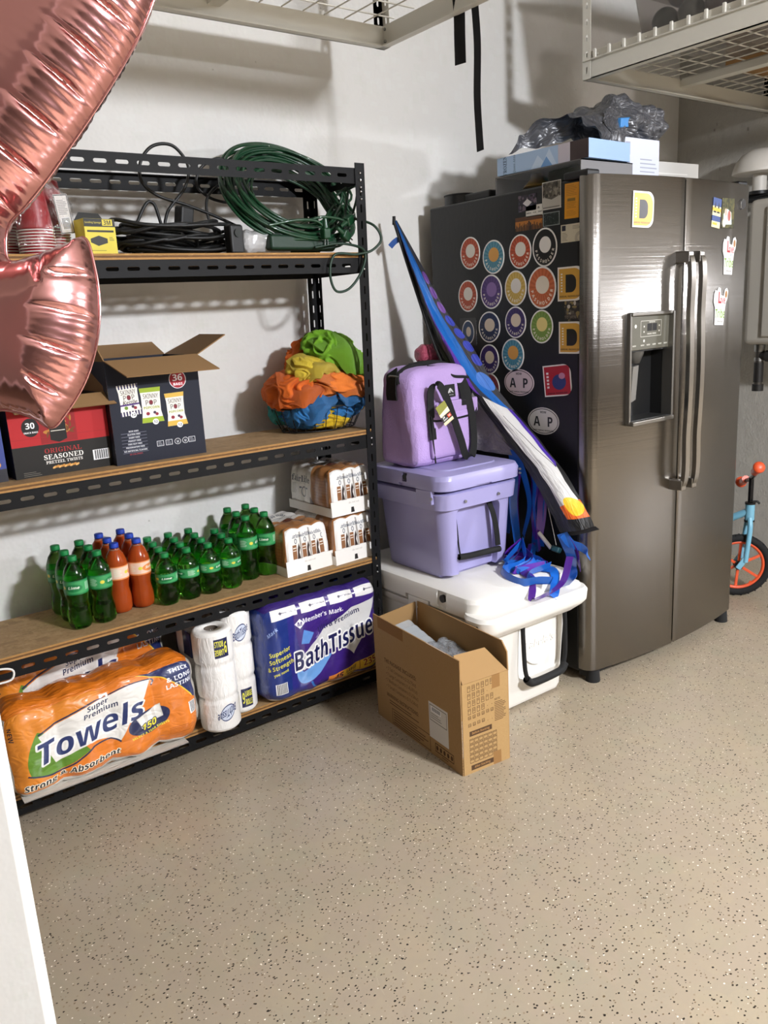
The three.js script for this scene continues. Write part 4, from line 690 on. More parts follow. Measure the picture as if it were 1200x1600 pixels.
// ---------- lavender cooler stacked on it ----------
const LY = 0.443;
{
  const la = phy(0x9c97c4, 0.38, 0, { clearcoat: 0.25, clearcoatRoughness: 0.3, bumpMap: fineNoise, bumpScale: 0.0003 });
  const c = thing('small_cooler', 'lavender hard cooler stacked on the white cooler', 'cooler', 'coolers');
  let body = loft([[LY + 0.002, 1.7, 1.975, -2.3, -1.985, 0.03], [LY + 0.012, 1.692, 1.983, -2.31, -1.976, 0.04], [0.685, 1.672, 2.0, -2.325, -1.962, 0.05], [0.69, 1.66, 2.012, -2.335, -1.95, 0.05], [0.742, 1.655, 2.016, -2.34, -1.945, 0.05], [0.745, 1.66, 2.01, -2.335, -1.95, 0.05]], 7);
  const wedge = plate(new THREE.Shape().moveTo(-0.086, -0.02).lineTo(-0.1, 0.19).quadraticCurveTo(-0.1, 0.215, -0.07, 0.215).lineTo(0.07, 0.215).quadraticCurveTo(0.098, 0.215, 0.098, 0.19).lineTo(0.092, 0.0).quadraticCurveTo(0.09, -0.02, 0.07, -0.02), 0.2);
  body = carve(body, [at(wedge, 1.83, LY + 0.03, -2.0), at(bx(0.4, 0.03, 0.1), 1.84, LY, -1.97, 0, 0, 0)]);
  part('tub', body, la, c);
  let lid = loft([[0.752, 1.665, 2.012, -2.332, -1.953, 0.05], [0.757, 1.65, 2.024, -2.345, -1.938, 0.055], [0.79, 1.648, 2.026, -2.347, -1.936, 0.055], [0.805, 1.654, 2.02, -2.34, -1.943, 0.055], [0.81, 1.668, 2.005, -2.325, -1.958, 0.05]], 8);
  lid = carve(lid, [bb(1.63, 1.662, 0.745, 0.766, -2.16, -2.07), bb(1.8, 1.87, 0.748, 0.76, -1.95, -1.92), bb(1.63, 1.66, 0.772, 0.802, -2.14, -2.115, 0.004)]);
  part('lid', lid, la, c);
  part('lid_plateau', loft([[0.808, 1.7, 1.97, -2.29, -1.99, 0.05], [0.814, 1.706, 1.964, -2.285, -1.996, 0.05]], 8), la, c);
  part('lid_lock_hole', at(cy(0.01, 0.01, 0.012, 16), 1.655, 0.788, -2.127, 0, 0, Math.PI / 2), M.black, c);
  part('latch', bb(1.648, 1.664, 0.71, 0.757, -2.07, -1.99, 0.004), la, c);
  part('latch_pin', at(cy(0.005, 0.005, 0.004, 12), 1.648, 0.732, -1.99, 0, 0, Math.PI / 2), M.zinc, c);
  for (const x of [1.755, 1.905]) part('handle_pin', at(cy(0.005, 0.005, 0.006, 14), x, 0.712, -1.944, Math.PI / 2), M.zinc, c);
  for (const x of [2.003]) for (const y of [0.782, 0.768]) part('hinge_pin', at(cy(0.004, 0.004, 0.006, 10), x, y, -1.938, Math.PI / 2), M.zinc, c);
  part('rope', tube([[1.742, 0.675, -1.985], [1.74, 0.62, -1.974], [1.738, 0.56, -1.966], [1.742, 0.52, -1.963]], 0.0028, 24, 7), M.blackWeb, c);
  part('strap', ribbon([[1.9, 0.685, -1.99], [1.905, 0.64, -1.973], [1.912, 0.58, -1.965], [1.915, 0.525, -1.962]], 0.018, [1, 0, 0.3], 0.004, 24), M.blackWeb, c);
  part('grip', tube([[1.735, 0.522, -1.963], [1.78, 0.518, -1.961], [1.86, 0.515, -1.96], [1.92, 0.512, -1.96]], 0.0105, 20, 10), M.rubber, c);
}

// ---------- lavender cooler bag ----------
{
  const BY = 0.815, fab = phy(0xb095cc, 0.75, 0, { sheen: 0.2, sheenColor: new THREE.Color(0xd8b8e8), bumpMap: fineNoise, bumpScale: 0.0012 });
  const b = thing('cooler_bag', 'lilac soft cooler bag with black straps and hang tag on the lavender cooler', 'bag', null, [1.806, BY, -2.185], 0.02);
  const W = 0.285, H = 0.33, D = 0.185;
  part('bag_body', pillow(W, H, D, 0.03, [40, 40, 24], (v, n) => {
    const t = (v.y + H / 2) / H; v.z *= 1 - 0.5 * Math.max(0, t - 0.55) ** 1.3; v.x *= 1 - 0.06 * t;
    if (t > 0.8) v.y -= 0.035 * Math.max(0, (Math.abs(v.x) / (W / 2)) - 0.35) ** 1.5;
    v.addScaledVector(n, 0.006 * noise(v.x * 9, v.y * 9, v.z * 9) + 0.0022 * noise(v.x * 24 + v.y * 9, v.y * 10, v.z * 24));
    if (n.x < -0.5) v.x += 0.012 * Math.sin(t * 5 + v.z * 20) * (1 - Math.abs(v.z) * 8);
  }), fab, b, [0, H / 2, 0]);
  part('zip_band', tube([[-0.14, 0.275, 0.03], [-0.135, 0.3, 0.02], [-0.08, 0.325, 0.005], [0, 0.334, 0], [0.08, 0.326, 0], [0.13, 0.3, 0], [0.14, 0.27, 0]], 0.011, 40, 8), M.blackWeb, b);
  part('side_tab', ribbon([[-0.128, 0.318, -0.02], [-0.148, 0.29, 0.0], [-0.152, 0.25, 0.0], [-0.15, 0.225, 0.0]], 0.05, [0, 0.2, 1], 0.004, 20), M.blackWeb, b);
  part('side_tab', ribbon([[0.1, 0.322, 0.02], [0.128, 0.285, 0.05], [0.14, 0.26, 0.03], [0.145, 0.235, 0.0]], 0.02, [0, 0.2, 1], 0.004, 20), M.blackWeb, b);
  part('corner_trim', tube([[-0.02, 0.326, 0.035], [0.03, 0.318, 0.056], [0.055, 0.29, 0.078], [0.1, 0.283, 0.082], [0.132, 0.278, 0.072]], 0.005, 30, 7), M.blackWeb, b);
  part('side_buckle', tube([[-0.135, 0.3, -0.03], [-0.15, 0.305, 0.0], [-0.14, 0.302, 0.03]], 0.003, 16, 6), M.zinc, b);
  const zf = D / 2;
  part('front_pocket', pillow(0.19, 0.155, 0.024, 0.011, [12, 10, 4], (v, n) => v.addScaledVector(n, 0.001 * noise(v.x * 30, v.y * 30, 2))), fab, b, [0.02, 0.13 - 0.03, zf + 0.004]);
  part('pocket_flap', bx(0.2, 0.05, 0.012, 0.005), fab, b, [0.045, 0.187, zf + 0.006]);
  part('pocket_trim', tube([[-0.075, 0.165, zf + 0.016], [-0.07, 0.155, zf + 0.016], [0.13, 0.16, zf + 0.014], [0.137, 0.17, zf + 0.01], [0.135, 0.205, zf + 0.004]], 0.0035, 40, 7), M.blackWeb, b);
  part('pocket_trim', tube([[-0.075, 0.17, zf + 0.016], [-0.07, 0.1, zf + 0.014], [-0.06, 0.01, zf + 0.012]], 0.0028, 30, 7), M.blackWeb, b);
  // front strap hanging in a loop
  part('strap', ribbon([[-0.068, 0.09, zf + 0.014], [-0.072, 0.2, zf + 0.012], [-0.068, 0.262, zf + 0.018], [-0.05, 0.272, zf + 0.028], [-0.03, 0.24, zf + 0.036], [0.0, 0.16, zf + 0.042], [0.03, 0.08, zf + 0.044], [0.055, 0.022, zf + 0.04], [0.085, 0.016, zf + 0.034], [0.104, 0.05, zf + 0.028], [0.105, 0.15, zf + 0.022], [0.1, 0.24, zf + 0.004], [0.1, 0.285, zf - 0.02]], 0.026, [1, 0.25, 0.15], 0.003, 90), M.blackWeb, b);
  part('strap', ribbon([[0.085, 0.3, zf - 0.03], [0.085, 0.24, zf + 0.002], [0.085, 0.19, zf + 0.014]], 0.034, [1, 0, 0], 0.003, 16), M.blackWeb, b);
  const logo = canvas(128, 128, (x, w, h) => { x.fillStyle = '#0c0c0c'; x.fillRect(0, 0, w, h); poly(x, [[22, 88], [48, 44], [64, 36], [84, 50], [106, 84], [84, 80], [66, 62], [60, 74], [70, 84], [48, 82], [34, 90]], '#b9b9b9'); txt(x, 'OZARK TRAIL', 64, 106, 13, '#b9b9b9', 'bold'); });
  part('logo_patch', bx(0.042, 0.042, 0.002), std(0xffffff, 0.7, 0, { map: logo }), b, [0.028, 0.243, zf + 0.001], [-0.1, 0, 0]);
  const tagT = canvas(128, 220, (x, w, h) => { x.fillStyle = '#d9c9a0'; x.fillRect(0, 0, w, h); poly(x, [[0, 0], [w, 0], [w, 70], [0, 90]], '#8a8a3a'); poly(x, [[0, 92], [w, 72], [w, 112], [0, 120]], '#efe4c8'); x.fillStyle = '#1a1714'; x.fillRect(0, 124, w, 62); txt(x, '24', 30, 140, 28, '#fff'); txt(x, 'HOUR', 42, 166, 20, '#fff'); x.fillStyle = '#d8431f'; x.fillRect(78, 138, 44, 36); txt(x, '12', 100, 157, 24, '#fff'); x.fillStyle = '#e9dcb8'; x.fillRect(0, 190, w, 16); });
  part('hang_tag', bx(0.042, 0.075, 0.001), std(0xffffff, 0.5, 0, { map: tagT }), b, [-0.045, 0.178, zf + 0.05], [0.05, -0.1, 0.55]);
  // pink bundle behind the bag
  single('pink_pouch', pillow(0.13, 0.07, 0.06, 0.028, [16, 12, 10], (v, n) => v.addScaledVector(n, 0.008 * noise(v.x * 40, v.y * 40, v.z * 40))), phy(0xa8425a, 0.5, 0, { clearcoat: 0.6, bumpMap: wrinkle, bumpScale: 0.006 }), 'shiny pink pouch wedged behind the cooler bag', 'pouch', null, [2.03, 1.165, -2.42]);
  single('storage_tin', loft([[LY + 0.003, 1.97, 2.1, -2.5, -2.38, 0.03], [1.13, 1.97, 2.1, -2.5, -2.38, 0.03]], 5), std(0x2c2a2c, 0.7), 'dark upright tube box standing behind the bag and kite', 'box');
}

// ---------- kite leaning on the refrigerator ----------
{
  const k = thing('kite', 'folded kite of blue, purple and white cloth with streamers, leaning on the refrigerator', 'kite');
  const up = canvas(512, 1024, (x, w, h) => {
    x.fillStyle = '#0b0b0d'; x.fillRect(0, 0, w, h);
    const band = (pts, c) => poly(x, pts.map(([a, b]) => [a * w, b * h]), c);
    band([[0.1, 0], [1, 0], [1, 1], [0.2, 1], [0.14, 0.5]], '#3a3a40');
    band([[0.2, 0], [0.6, 0], [0.56, 0.4], [0.5, 0.62], [0.42, 0.8], [0.5, 1], [0.2, 1], [0.1, 0.9], [0.3, 0.64], [0.22, 0.34]], '#5a2c9c');
    band([[0.35, 0], [0.75, 0], [0.72, 0.3], [0.72, 0.55], [0.85, 0.8], [1, 0.9], [1, 1], [0.7, 1], [0.55, 0.7], [0.42, 0.4]], '#1565b8');
    band([[0.0, 0.82], [0.2, 0.76], [0.55, 1], [0, 1]], '#b02a5a'); band([[0.0, 0.9], [0.16, 0.86], [0.4, 1], [0, 1]], '#d05a7a');
    for (let i = 0; i < 7; i++) ell(x, w * (0.86 + 0.01 * i), h * (0.2 + i * 0.06), 60, 26, i < 3 ? '#7c4fa8' : '#3b49b8');
    x.globalAlpha = 1; ell(x, 0.82 * w, 0.66 * h, 90, 50, '#4a7ed0');
  });
  const mUp = phy(0xffffff, 0.28, 0, { map: up, clearcoat: 0.6, clearcoatRoughness: 0.15, bumpMap: wrinkle, bumpScale: 0.006 });
  const KL = [[1.965, 1.649, -2.518], [1.985, 1.465, -2.466], [2.0, 1.313, -2.413], [2.01, 1.177, -2.356], [2.02, 1.056, -2.271], [2.03, 1.001, -2.195], [2.05, 0.859, -2.051]];
  const KR = [[1.97, 1.652, -2.509], [2.0, 1.472, -2.402], [2.05, 1.32, -2.344], [2.08, 1.19, -2.244], [2.1, 1.053, -2.153], [2.11, 0.958, -2.06], [2.11, 0.86, -1.955]];
  const rows = KL.map((l, i) => { const r = KR[i], s = Math.min(1, i / 2.2), m = (t, d) => [lerp(l[0], r[0], t) - d * s, lerp(l[1], r[1], t) + d * 0.2 * s, lerp(l[2], r[2], t) + d * 0.5 * s]; return [l, m(0.28, 0.008), m(0.42, 0.034), m(0.6, 0.012), m(0.8, 0.004), r]; });
  part('upper_sail', sheet(rows, 26, 60, 0.0012, (p, u, v) => { p.x += 0.004 * noise(u * 4, v * 14, 2) * v; }), mUp, k);
  const lo = canvas(512, 1024, (x, w, h) => {
    x.fillStyle = '#141416'; x.fillRect(0, 0, w, h);
    const band = (pts, c) => poly(x, pts.map(([a, b]) => [a * w, b * h]), c);
    band([[0.3, 0], [0.92, 0], [0.94, 0.3], [0.9, 0.55], [0.97, 0.86], [0.42, 0.86], [0.4, 0.5], [0.3, 0.3]], '#d2d0cd');
    band([[0.86, 0], [0.94, 0], [0.97, 0.4], [0.9, 0.44]], '#4b2f9a');
    band([[0.4, 0.8], [0.97, 0.72], [1, 0.9], [0.46, 0.9]], '#e0651f'); x.beginPath(); x.ellipse(0.78 * w, 0.79 * h, 0.2 * w, 0.085 * h, 0, 0, 7); x.fillStyle = '#eec22a'; x.fill();
    x.strokeStyle = '#0e0e10'; x.lineWidth = 8; x.beginPath(); x.moveTo(0.6 * w, 0.1 * h); x.lineTo(0.9 * w, 0.44 * h); x.stroke();
  });
  const L2 = [[2.0, 1.039, -2.168], [2.02, 0.912, -2.066], [2.03, 0.799, -1.955], [2.03, 0.687, -1.854], [2.03, 0.58, -1.782]], R2 = [[2.1, 0.96, -2.05], [2.1, 0.863, -1.931], [2.09, 0.757, -1.803], [2.08, 0.681, -1.732], [2.07, 0.613, -1.673]];
  const rows2 = L2.map((l, i) => { const r = R2[i], m = (t, d) => [lerp(l[0], r[0], t) - d, lerp(l[1], r[1], t), lerp(l[2], r[2], t) + d * 0.7]; return [l, m(0.3, 0.012), m(0.6, 0.02), r]; });
  part('lower_sail', sheet(rows2, 20, 40, 0.0012, (p, u, v) => { p.x += 0.006 * noise(u * 3, v * 9, 7); }), phy(0xffffff, 0.45, 0, { map: lo, clearcoat: 0.25, bumpMap: wrinkle, bumpScale: 0.005 }), k);
  part('side_sail', sheet([[[2.02, 1.036, -2.185], [2.03, 0.97, -2.12], [2.035, 0.9, -2.06], [2.04, 0.842, -2.01]], [[2.02, 0.93, -2.19], [2.03, 0.9, -2.12], [2.03, 0.86, -2.06], [2.04, 0.83, -2.01]], [[2.02, 0.822, -2.199], [2.03, 0.818, -2.14], [2.035, 0.816, -2.08], [2.05, 0.814, -1.996]]], 14, 12, 0.0012, (p, u, v) => { p.x += 0.012 * noise(u * 4, v * 4, 3); }), phy(0x8f8a88, 0.6, 0, { bumpMap: wrinkle, bumpScale: 0.006 }), k);
  part('spar', tube([[1.963, 1.652, -2.52], [1.985, 1.42, -2.445], [1.998, 1.177, -2.345], [2.01, 1.05, -2.27]], 0.005, 20, 8), M.black, k);
  part('tip_cap', at(cy(0.006, 0.007, 0.03, 10), 1.964, 1.652, -2.518, 0.2, 0, 0.1), M.black, k);
  part('tip_tag', ribbon([[1.97, 1.585, -2.505], [1.957, 1.575, -2.515], [1.945, 1.56, -2.525]], 0.02, [0, 1, 0.2], 0.001, 8), std(0x184f9c, 0.5), k);
  part('tail_flap', sheet([[[2.03, 0.585, -1.78], [2.05, 0.6, -1.73], [2.072, 0.612, -1.67]], [[2.035, 0.567, -1.775], [2.055, 0.578, -1.725], [2.085, 0.6, -1.665]]], 10, 4, 0.0012), std(0x17171a, 0.6), k);
  // streamers of thin blue and purple film
  const blue = phy(0x1f72d6, 0.3, 0, { transmission: 0.3, thickness: 0, clearcoat: 0.5 }), pur = phy(0x6a2fae, 0.3, 0, { transmission: 0.3, thickness: 0, clearcoat: 0.5 });
  const st = (pts, w, wide, m, tw = 0) => part('streamer', ribbon(pts, w, wide, 0.0006, 60, tw), m, k);
  for (let i = 0; i < 11; i++) { const x = 2.045 + rr(0, 0.06), z = -1.985 + rr(-0.07, 0.08), y1 = rr(0.46, 0.56); st([[2.05 + rr(-0.01, 0.02), 0.84, -2.0 + rr(-0.02, 0.02)], [x, 0.74, z], [x + rr(-0.015, 0.015), 0.64, z + rr(-0.02, 0.02)], [x + rr(-0.01, 0.01), y1, z + rr(-0.02, 0.03)]], rr(0.022, 0.036), [rr(-0.4, 0.4), 0, 1], i % 3 === 1 ? pur : blue, rr(-1.5, 1.5)); }
  const z0 = 0.447;
  st([[2.05, 0.52, -1.97], [1.99, 0.47, -1.95], [1.9, z0 + 0.006, -1.93], [1.85, z0 + 0.006, -1.86], [1.84, z0 + 0.004, -1.78], [1.88, z0 + 0.012, -1.74], [1.92, z0 + 0.004, -1.725], [1.88, z0 + 0.003, -1.66 - 0.12], [1.9, z0 + 0.01, -1.81], [2.0, 0.47, -1.8]], 0.028, [0.1, 0.8, 0.4], blue);
  st([[2.07, 0.5, -1.95], [1.99, 0.456, -1.9], [1.93, 0.452, -1.86], [1.9, 0.452, -1.8], [1.89, 0.45, -1.785], [1.86, 0.425, -1.752], [1.84, 0.405, -1.735], [1.9, 0.41, -1.725], [1.98, 0.43, -1.73], [2.04, 0.5, -1.75]], 0.026, [0.3, 0.2, 1], pur);
  st([[2.06, 0.5, -1.93], [2.02, 0.458, -1.9], [1.99, 0.452, -1.84], [2.0, 0.452, -1.79], [1.96, 0.42, -1.745], [1.93, 0.408, -1.722], [1.91, 0.4, -1.712]], 0.032, [1, 0.1, -0.4], blue, 0.6);
  st([[2.03, 0.578, -1.775], [2.035, 0.54, -1.76], [2.045, 0.5, -1.75], [2.06, 0.455, -1.76], [2.04, 0.43, -1.74], [2.0, 0.41, -1.735]], 0.04, [0.3, 0.1, 1], blue, 0.5);
  st([[2.03, 0.575, -1.77], [2.04, 0.545, -1.745], [2.055, 0.535, -1.715], [2.06, 0.52, -1.695], [2.05, 0.505, -1.68]], 0.03, [0.2, 1, 0], blue, 0.8);
  st([[2.035, 0.57, -1.765], [2.05, 0.52, -1.735], [2.06, 0.47, -1.73], [2.07, 0.45, -1.735]], 0.024, [0.2, 0.2, 1], pur, 1.0);
  for (let i = 0; i < 7; i++) { const a = rr(0, 6.28); st([[2.02, 0.49 + rr(0, 0.04), -1.95], [1.98 + 0.06 * Math.cos(a), 0.475, -1.92 + 0.05 * Math.sin(a)], [1.96 + 0.08 * Math.cos(a + 1), 0.46, -1.9 + 0.05 * Math.sin(a + 1)], [2.02, 0.456, -1.86 + rr(-0.03, 0.03)]], 0.026, [rr(-0.5, 0.5), 1, rr(-0.5, 0.5)], i % 3 ? blue : pur, rr(-1, 1)); }
  part('line_handle', tube([[2.05, 0.555, -1.9], [2.07, 0.5, -1.86]], 0.007, 6, 8), M.whitePlastic, k);
  part('line_winder', bx(0.05, 0.02, 0.03, 0.006), std(0x0d3a44, 0.5), k, [2.085, 0.495, -1.85], [0.3, 0.4, -0.5]);
  part('line', tube([[2.06, 0.8, -1.92], [2.075, 0.65, -1.88], [2.085, 0.51, -1.85]], 0.0012, 16, 5), std(0xcfcac0, 0.7), k);
}

// ---------- cardboard box on the floor ----------
{
  const g = thing('cardboard_box', 'open brown cardboard box on the floor, filled with clear plastic bags', 'box', null, [1.414, 0, -1.613], -0.1);
  // local x: width to the wall side, local -z: length
  const W = 0.172, D = 0.48, H = 0.288, t = 0.004, kr = std(0x9f7d50, 0.9);
  const sideT = canvas(1024, 640, (x, w, h) => {
    x.fillStyle = '#9f7d50'; x.fillRect(0, 0, w, h); grain(x, w, h, 2500, ['#987749', '#a68557'], 0.35, 2, 12);
    const c = '#4a3118'; txt(x, 'THE PACKAGE INCLUDES:', 330, 250, 34, c, 'bold'); ['• 7 Tall Containers (2.2L/75oz)', '• 7 Large Containers (1.4L/47oz)', '• 7 Medium Containers (1L/34oz)', '• 7 Small Containers (0.7L/24oz)'].forEach((s, i) => txt(x, s, 340, 292 + i * 38, 28, c, 'normal')); txt(x, 'WARNING INSTRUCTIONS:', 340, 460, 32, c, 'bold'); lines(x, 170, 492, 400, 2, 16, c, 5);
    x.strokeStyle = c; x.lineWidth = 4; x.strokeRect(200, 536, 470, 92); lines(x, 216, 552, 430, 5, 16, c, 5); x.strokeRect(730, 560, 200, 46); for (let i = 0; i < 5; i++) ell(x, 750 + i * 40, 583, 12, 14, c); lines(x, 800, 618, 100, 1, 8, c, 4);
    x.fillStyle = '#8a6234'; x.fillRect(60, 0, 330, 70);
    x.fillStyle = '#cfcbc4'; x.fillRect(668, 330, 214, 210); x.strokeStyle = '#3a3632'; x.lineWidth = 3; x.strokeRect(680, 345, 186, 90); barcode(x, 696, 352, 110, 30); lines(x, 690, 394, 120, 3, 12, '#555', 3);
  });
  const endT = canvas(512, 760, (x, w, h) => {
    x.fillStyle = '#a98756'; x.fillRect(0, 0, w, h); grain(x, w, h, 1800, ['#a17f4e', '#b18f5e'], 0.35, 2, 12); const c = '#4a3118';
    x.strokeStyle = c; x.lineWidth = 4;
    for (let r = 0; r < 6; r++) for (let i = 0; i < 6; i++) { const a = 62 + i * 50, b = 30 + r * 62 - i * 2; if (i > 3 && r % 2 === 1) { ell(x, a + 14, b + 28, 3, 3, c); continue; } x.strokeRect(a, b, 28, r > 3 ? 22 : 44); x.beginPath(); x.moveTo(a, b + 12); x.lineTo(a + 28, b + 12); x.stroke(); if (i % 2) { x.beginPath(); x.moveTo(a, b + 24); x.lineTo(a + 28, b + 24); x.stroke(); } }
    x.fillStyle = c; x.fillRect(70, 404, 250, 42); txt(x, 'Before Stacking', 195, 425, 26, '#a67b48', 'bold');
    for (let r = 0; r < 5; r++) for (let i = 0; i < 6; i++) { x.strokeRect(70 + i * 52, 470 + r * 42, 42, 34); x.beginPath(); x.moveTo(70 + i * 52, 478 + r * 42); x.lineTo(112 + i * 52, 478 + r * 42); x.stroke(); }
    x.fillRect(80, 694, 250, 42); txt(x, 'After Stacking', 205, 715, 26, '#a67b48', 'bold'); txt(x, 'NOTE:', 390, 208, 24, c, 'bold'); lines(x, 354, 232, 130, 12, 14, c, 5);
    x.fillStyle = '#8f6839'; x.fillRect(330, 0, 90, 110); x.fillRect(330, 650, 90, 110);
  });
  const mS = std(0xffffff, 0.9, 0, { map: sideT }), mE = std(0xffffff, 0.9, 0, { map: endT });
  part('side_panel', bx(D, H + 0.075, t), mS, g, [0, (H + 0.075) / 2, -D / 2], [0, -Math.PI / 2, 0]);
  part('side_panel', bx(D, H, t), kr, g, [W, H / 2, -D / 2], [0, -Math.PI / 2, 0]);
  part('end_panel', bx(W - t, H, t), mE, g, [W / 2, H / 2, 0]);
  part('end_panel', bx(W - t, H, t), kr, g, [W / 2, H / 2, -D]);
  part('bottom_panel', bx(W, t, D), kr, g, [W / 2, t / 2, -D / 2]);
  part('long_flap', plate([[0, 0], [D, 0], [D - 0.012, 0.085], [0.022, 0.088], [0.0, 0.06]], t), kr, g, [W - t, H, 0.004]).rotation.set(-0.04, Math.PI / 2, 0, 'YXZ');
  part('end_flap', plate([[-W / 2 + 0.004, 0], [W / 2 - 0.004, 0], [W / 2 - 0.06, 0.082], [-W / 2 + 0.002, 0.086]], t), kr, g, [W / 2, H, 0], [-0.42, 0, 0]);
  part('end_flap', plate([[-W / 2 + 0.004, 0], [W / 2 - 0.004, 0], [W / 2 - 0.01, 0.08], [-W / 2 + 0.01, 0.06]], t), kr, g, [W / 2, H, -D], [0.05, 0, 0]);
  // clear plastic lids and bags inside
  const film = phy(0xe4e8ea, 0.12, 0, { transmission: 0.65, thickness: 0, clearcoat: 0.6 });
  const R = (lx, y, lz) => { const c = Math.cos(-0.1), s = Math.sin(-0.1); return [1.414 + lx * c + lz * s, y, -1.613 - lx * s + lz * c]; };
  ['stacked nearest the box end', 'second from the box end', 'third in the leaning stack', 'fourth in the leaning stack', 'lying against the middle bag'].forEach((w, i) => { const o = single('food_container', plate(ringPts(-0.05, 0.05, -0.04, 0.04, 0.012, 3), 0.004, [], 0.001), film, 'clear flat plastic container, ' + w, 'container', 'clear containers in the box', R(0.085 + i * 0.002, 0.3 - i * 0.006, -0.4 + i * 0.034), [-0.95 - i * 0.06, 0.3, 0.2]); });
  single('plastic_bag', pillow(0.13, 0.06, 0.17, 0.025, [20, 10, 24], (v, n) => v.addScaledVector(n, 0.014 * noise(v.x * 34, v.y * 40, v.z * 30) + 0.005 * noise(v.x * 90, v.y * 90, v.z * 80))), phy(0xd5d9dc, 0.12, 0, { transmission: 0.7, thickness: 0, clearcoat: 1, bumpMap: wrinkle, bumpScale: 0.01 }), 'crinkled clear plastic bag on top inside the cardboard box', 'bag', null, R(0.095, 0.27, -0.2), [0.15, 0.1, 0]);
  single('grey_tray', loft([[0.006, -0.07, 0.07, -0.22, 0.22, 0.015], [0.236, -0.076, 0.076, -0.235, 0.235, 0.015]], 4), std(0x55524f, 0.6), 'grey container stack deep inside the cardboard box', 'container', null, R(0.086, 0, -0.243), [0, -0.1, 0]);
}

// ---------- refrigerator ----------
const FX0 = 2.15, FX1 = 3.03, FH = 1.7;
{
  const fr = thing('refrigerator', 'black-sided side-by-side refrigerator with stainless steel doors', 'refrigerator');
  const caseM = std(0x0c0c0c, 0.42, 0, { bumpMap: fineNoise, bumpScale: 0.0004 });
  part('cabinet', bb(FX0, FX1, 0.03, FH, -2.535, -1.805, 0.008), caseM, fr);
  part('door_gasket', bb(FX0 + 0.012, FX1 - 0.012, 0.06, FH - 0.02, -1.807, -1.79), M.rubber, fr);
  const brush = grey(64, 1024, (u, v) => 0.5 + 0.5 * noise(u * 1.5, v * 420, 3), 1, 3);
  const steel = phy(0x827e79, 0.23, 1, { anisotropy: 0.8, anisotropyRotation: 0, bumpMap: brush, bumpScale: 0.00012 });
  // plan outline of a door, front bowed outward
  const zf = (x) => -1.702 - 0.045 * ((x - 2.585) / 0.455) ** 2;
  function door(x0, x1, rl, rrr) {
    const pts = [[x0, -1.792]]; const arc = (cx, cz, r, a0, a1) => { for (let i = 0; i <= 8; i++) { const a = (a0 + ((a1 - a0) * i) / 8) * D2R; pts.push([cx + r * Math.cos(a), cz + r * Math.sin(a)]); } };
    arc(x0 + rl, zf(x0 + rl) - rl, rl, 180, 96); for (let i = 1; i < 16; i++) { const x = lerp(x0 + rl, x1 - rrr, i / 16); pts.push([x, zf(x)]); } arc(x1 - rrr, zf(x1 - rrr) - rrr, rrr, 84, 0); pts.push([x1, -1.792]);
    const s = new THREE.Shape(pts.map(([x, z]) => new THREE.Vector2(x, -z)));
    const g = new THREE.ExtrudeGeometry(s, { depth: 1.655 - 0.006, bevelEnabled: true, bevelSize: 0.003, bevelThickness: 0.003, bevelSegments: 2, bevelOffset: -0.003 });
    g.rotateX(-Math.PI / 2); g.scale(1, 1, -1); // x, y up, z
    const p = g.attributes.position; g.applyMatrix4(new THREE.Matrix4().makeScale(1, 1, -1)); g.translate(0, 0.053, 0);
    return toCreasedNormals(g, 0.5);
  }
  const gl = door(2.135, 2.562, 0.042, 0.006), gr = door(2.568, 3.045, 0.006, 0.042);
  const cut = at(bx(0.222, 0.36, 0.14), 2.402, 1.093, -1.72);
  const uvFix = (g) => { const p = g.attributes.position, uv = []; for (let i = 0; i < p.count; i++) uv.push(p.getX(i) * 1.2, p.getY(i)); g.setAttribute('uv', new THREE.Float32BufferAttribute(uv, 2)); return g; };
  const dl = part('freezer_door', uvFix(carve(gl, [cut])), steel, fr), dr = part('fridge_door', uvFix(gr), steel, fr);
  // dispenser
  const bez = std(0x8d8a84, 0.35, 0.9), panelT = canvas(512, 256, (x, w, h) => {
    x.fillStyle = '#5d5b50'; x.fillRect(0, 0, w, h); const c = '#d8d6cc'; x.strokeStyle = c; x.lineWidth = 3; x.strokeRect(120, 40, 280, 118); x.fillStyle = '#0a0a0a'; x.fillRect(206, 62, 66, 56); x.fillRect(278, 62, 62, 56); for (const [a, b] of [[164, 82], [164, 122], [372, 82], [372, 122]]) ell(x, a, b, 7, 7, c); ell(x, 50, 76, 14, 14, c); ell(x, 168, 190, 11, 11, c); txt(x, 'FREEZER  FRIDGE', 270, 138, 15, c); [40, 150, 230, 310, 390, 470].forEach((a) => { txt(x, 'water', a, 222, 17, c); }); txt(x, 'TEMPERATURE', 270, 52, 12, c);
  });
  const ds = part('dispenser', merge([bb(2.286, 2.296, 0.915, 1.278, -1.74, -1.706, 0.003), bb(2.508, 2.518, 0.915, 1.278, -1.74, -1.696, 0.003), bb(2.29, 2.514, 1.268, 1.28, -1.74, -1.7, 0.003), bb(2.288, 2.516, 0.908, 0.924, -1.76, -1.69, 0.004)]), bez, dl);
  part('control_panel', bx(0.214, 0.112, 0.02, 0.003), std(0xffffff, 0.4, 0, { map: panelT }), ds, [2.402, 1.213, -1.722], [0.02, 0.03, 0]);
  part('recess', merge([bb(2.293, 2.511, 0.92, 1.16, -1.79, -1.785), bb(2.291, 2.295, 0.92, 1.16, -1.79, -1.715), bb(2.509, 2.513, 0.92, 1.16, -1.79, -1.715), bb(2.293, 2.511, 1.152, 1.158, -1.79, -1.72)]), std(0x1b1b1b, 0.4), ds);
  part('nozzle', lathe([[0.0, 0], [0.022, 0], [0.034, 0.03], [0.036, 0.04]], 20), std(0x4a4844, 0.4), ds, [2.36, 1.112, -1.75]);
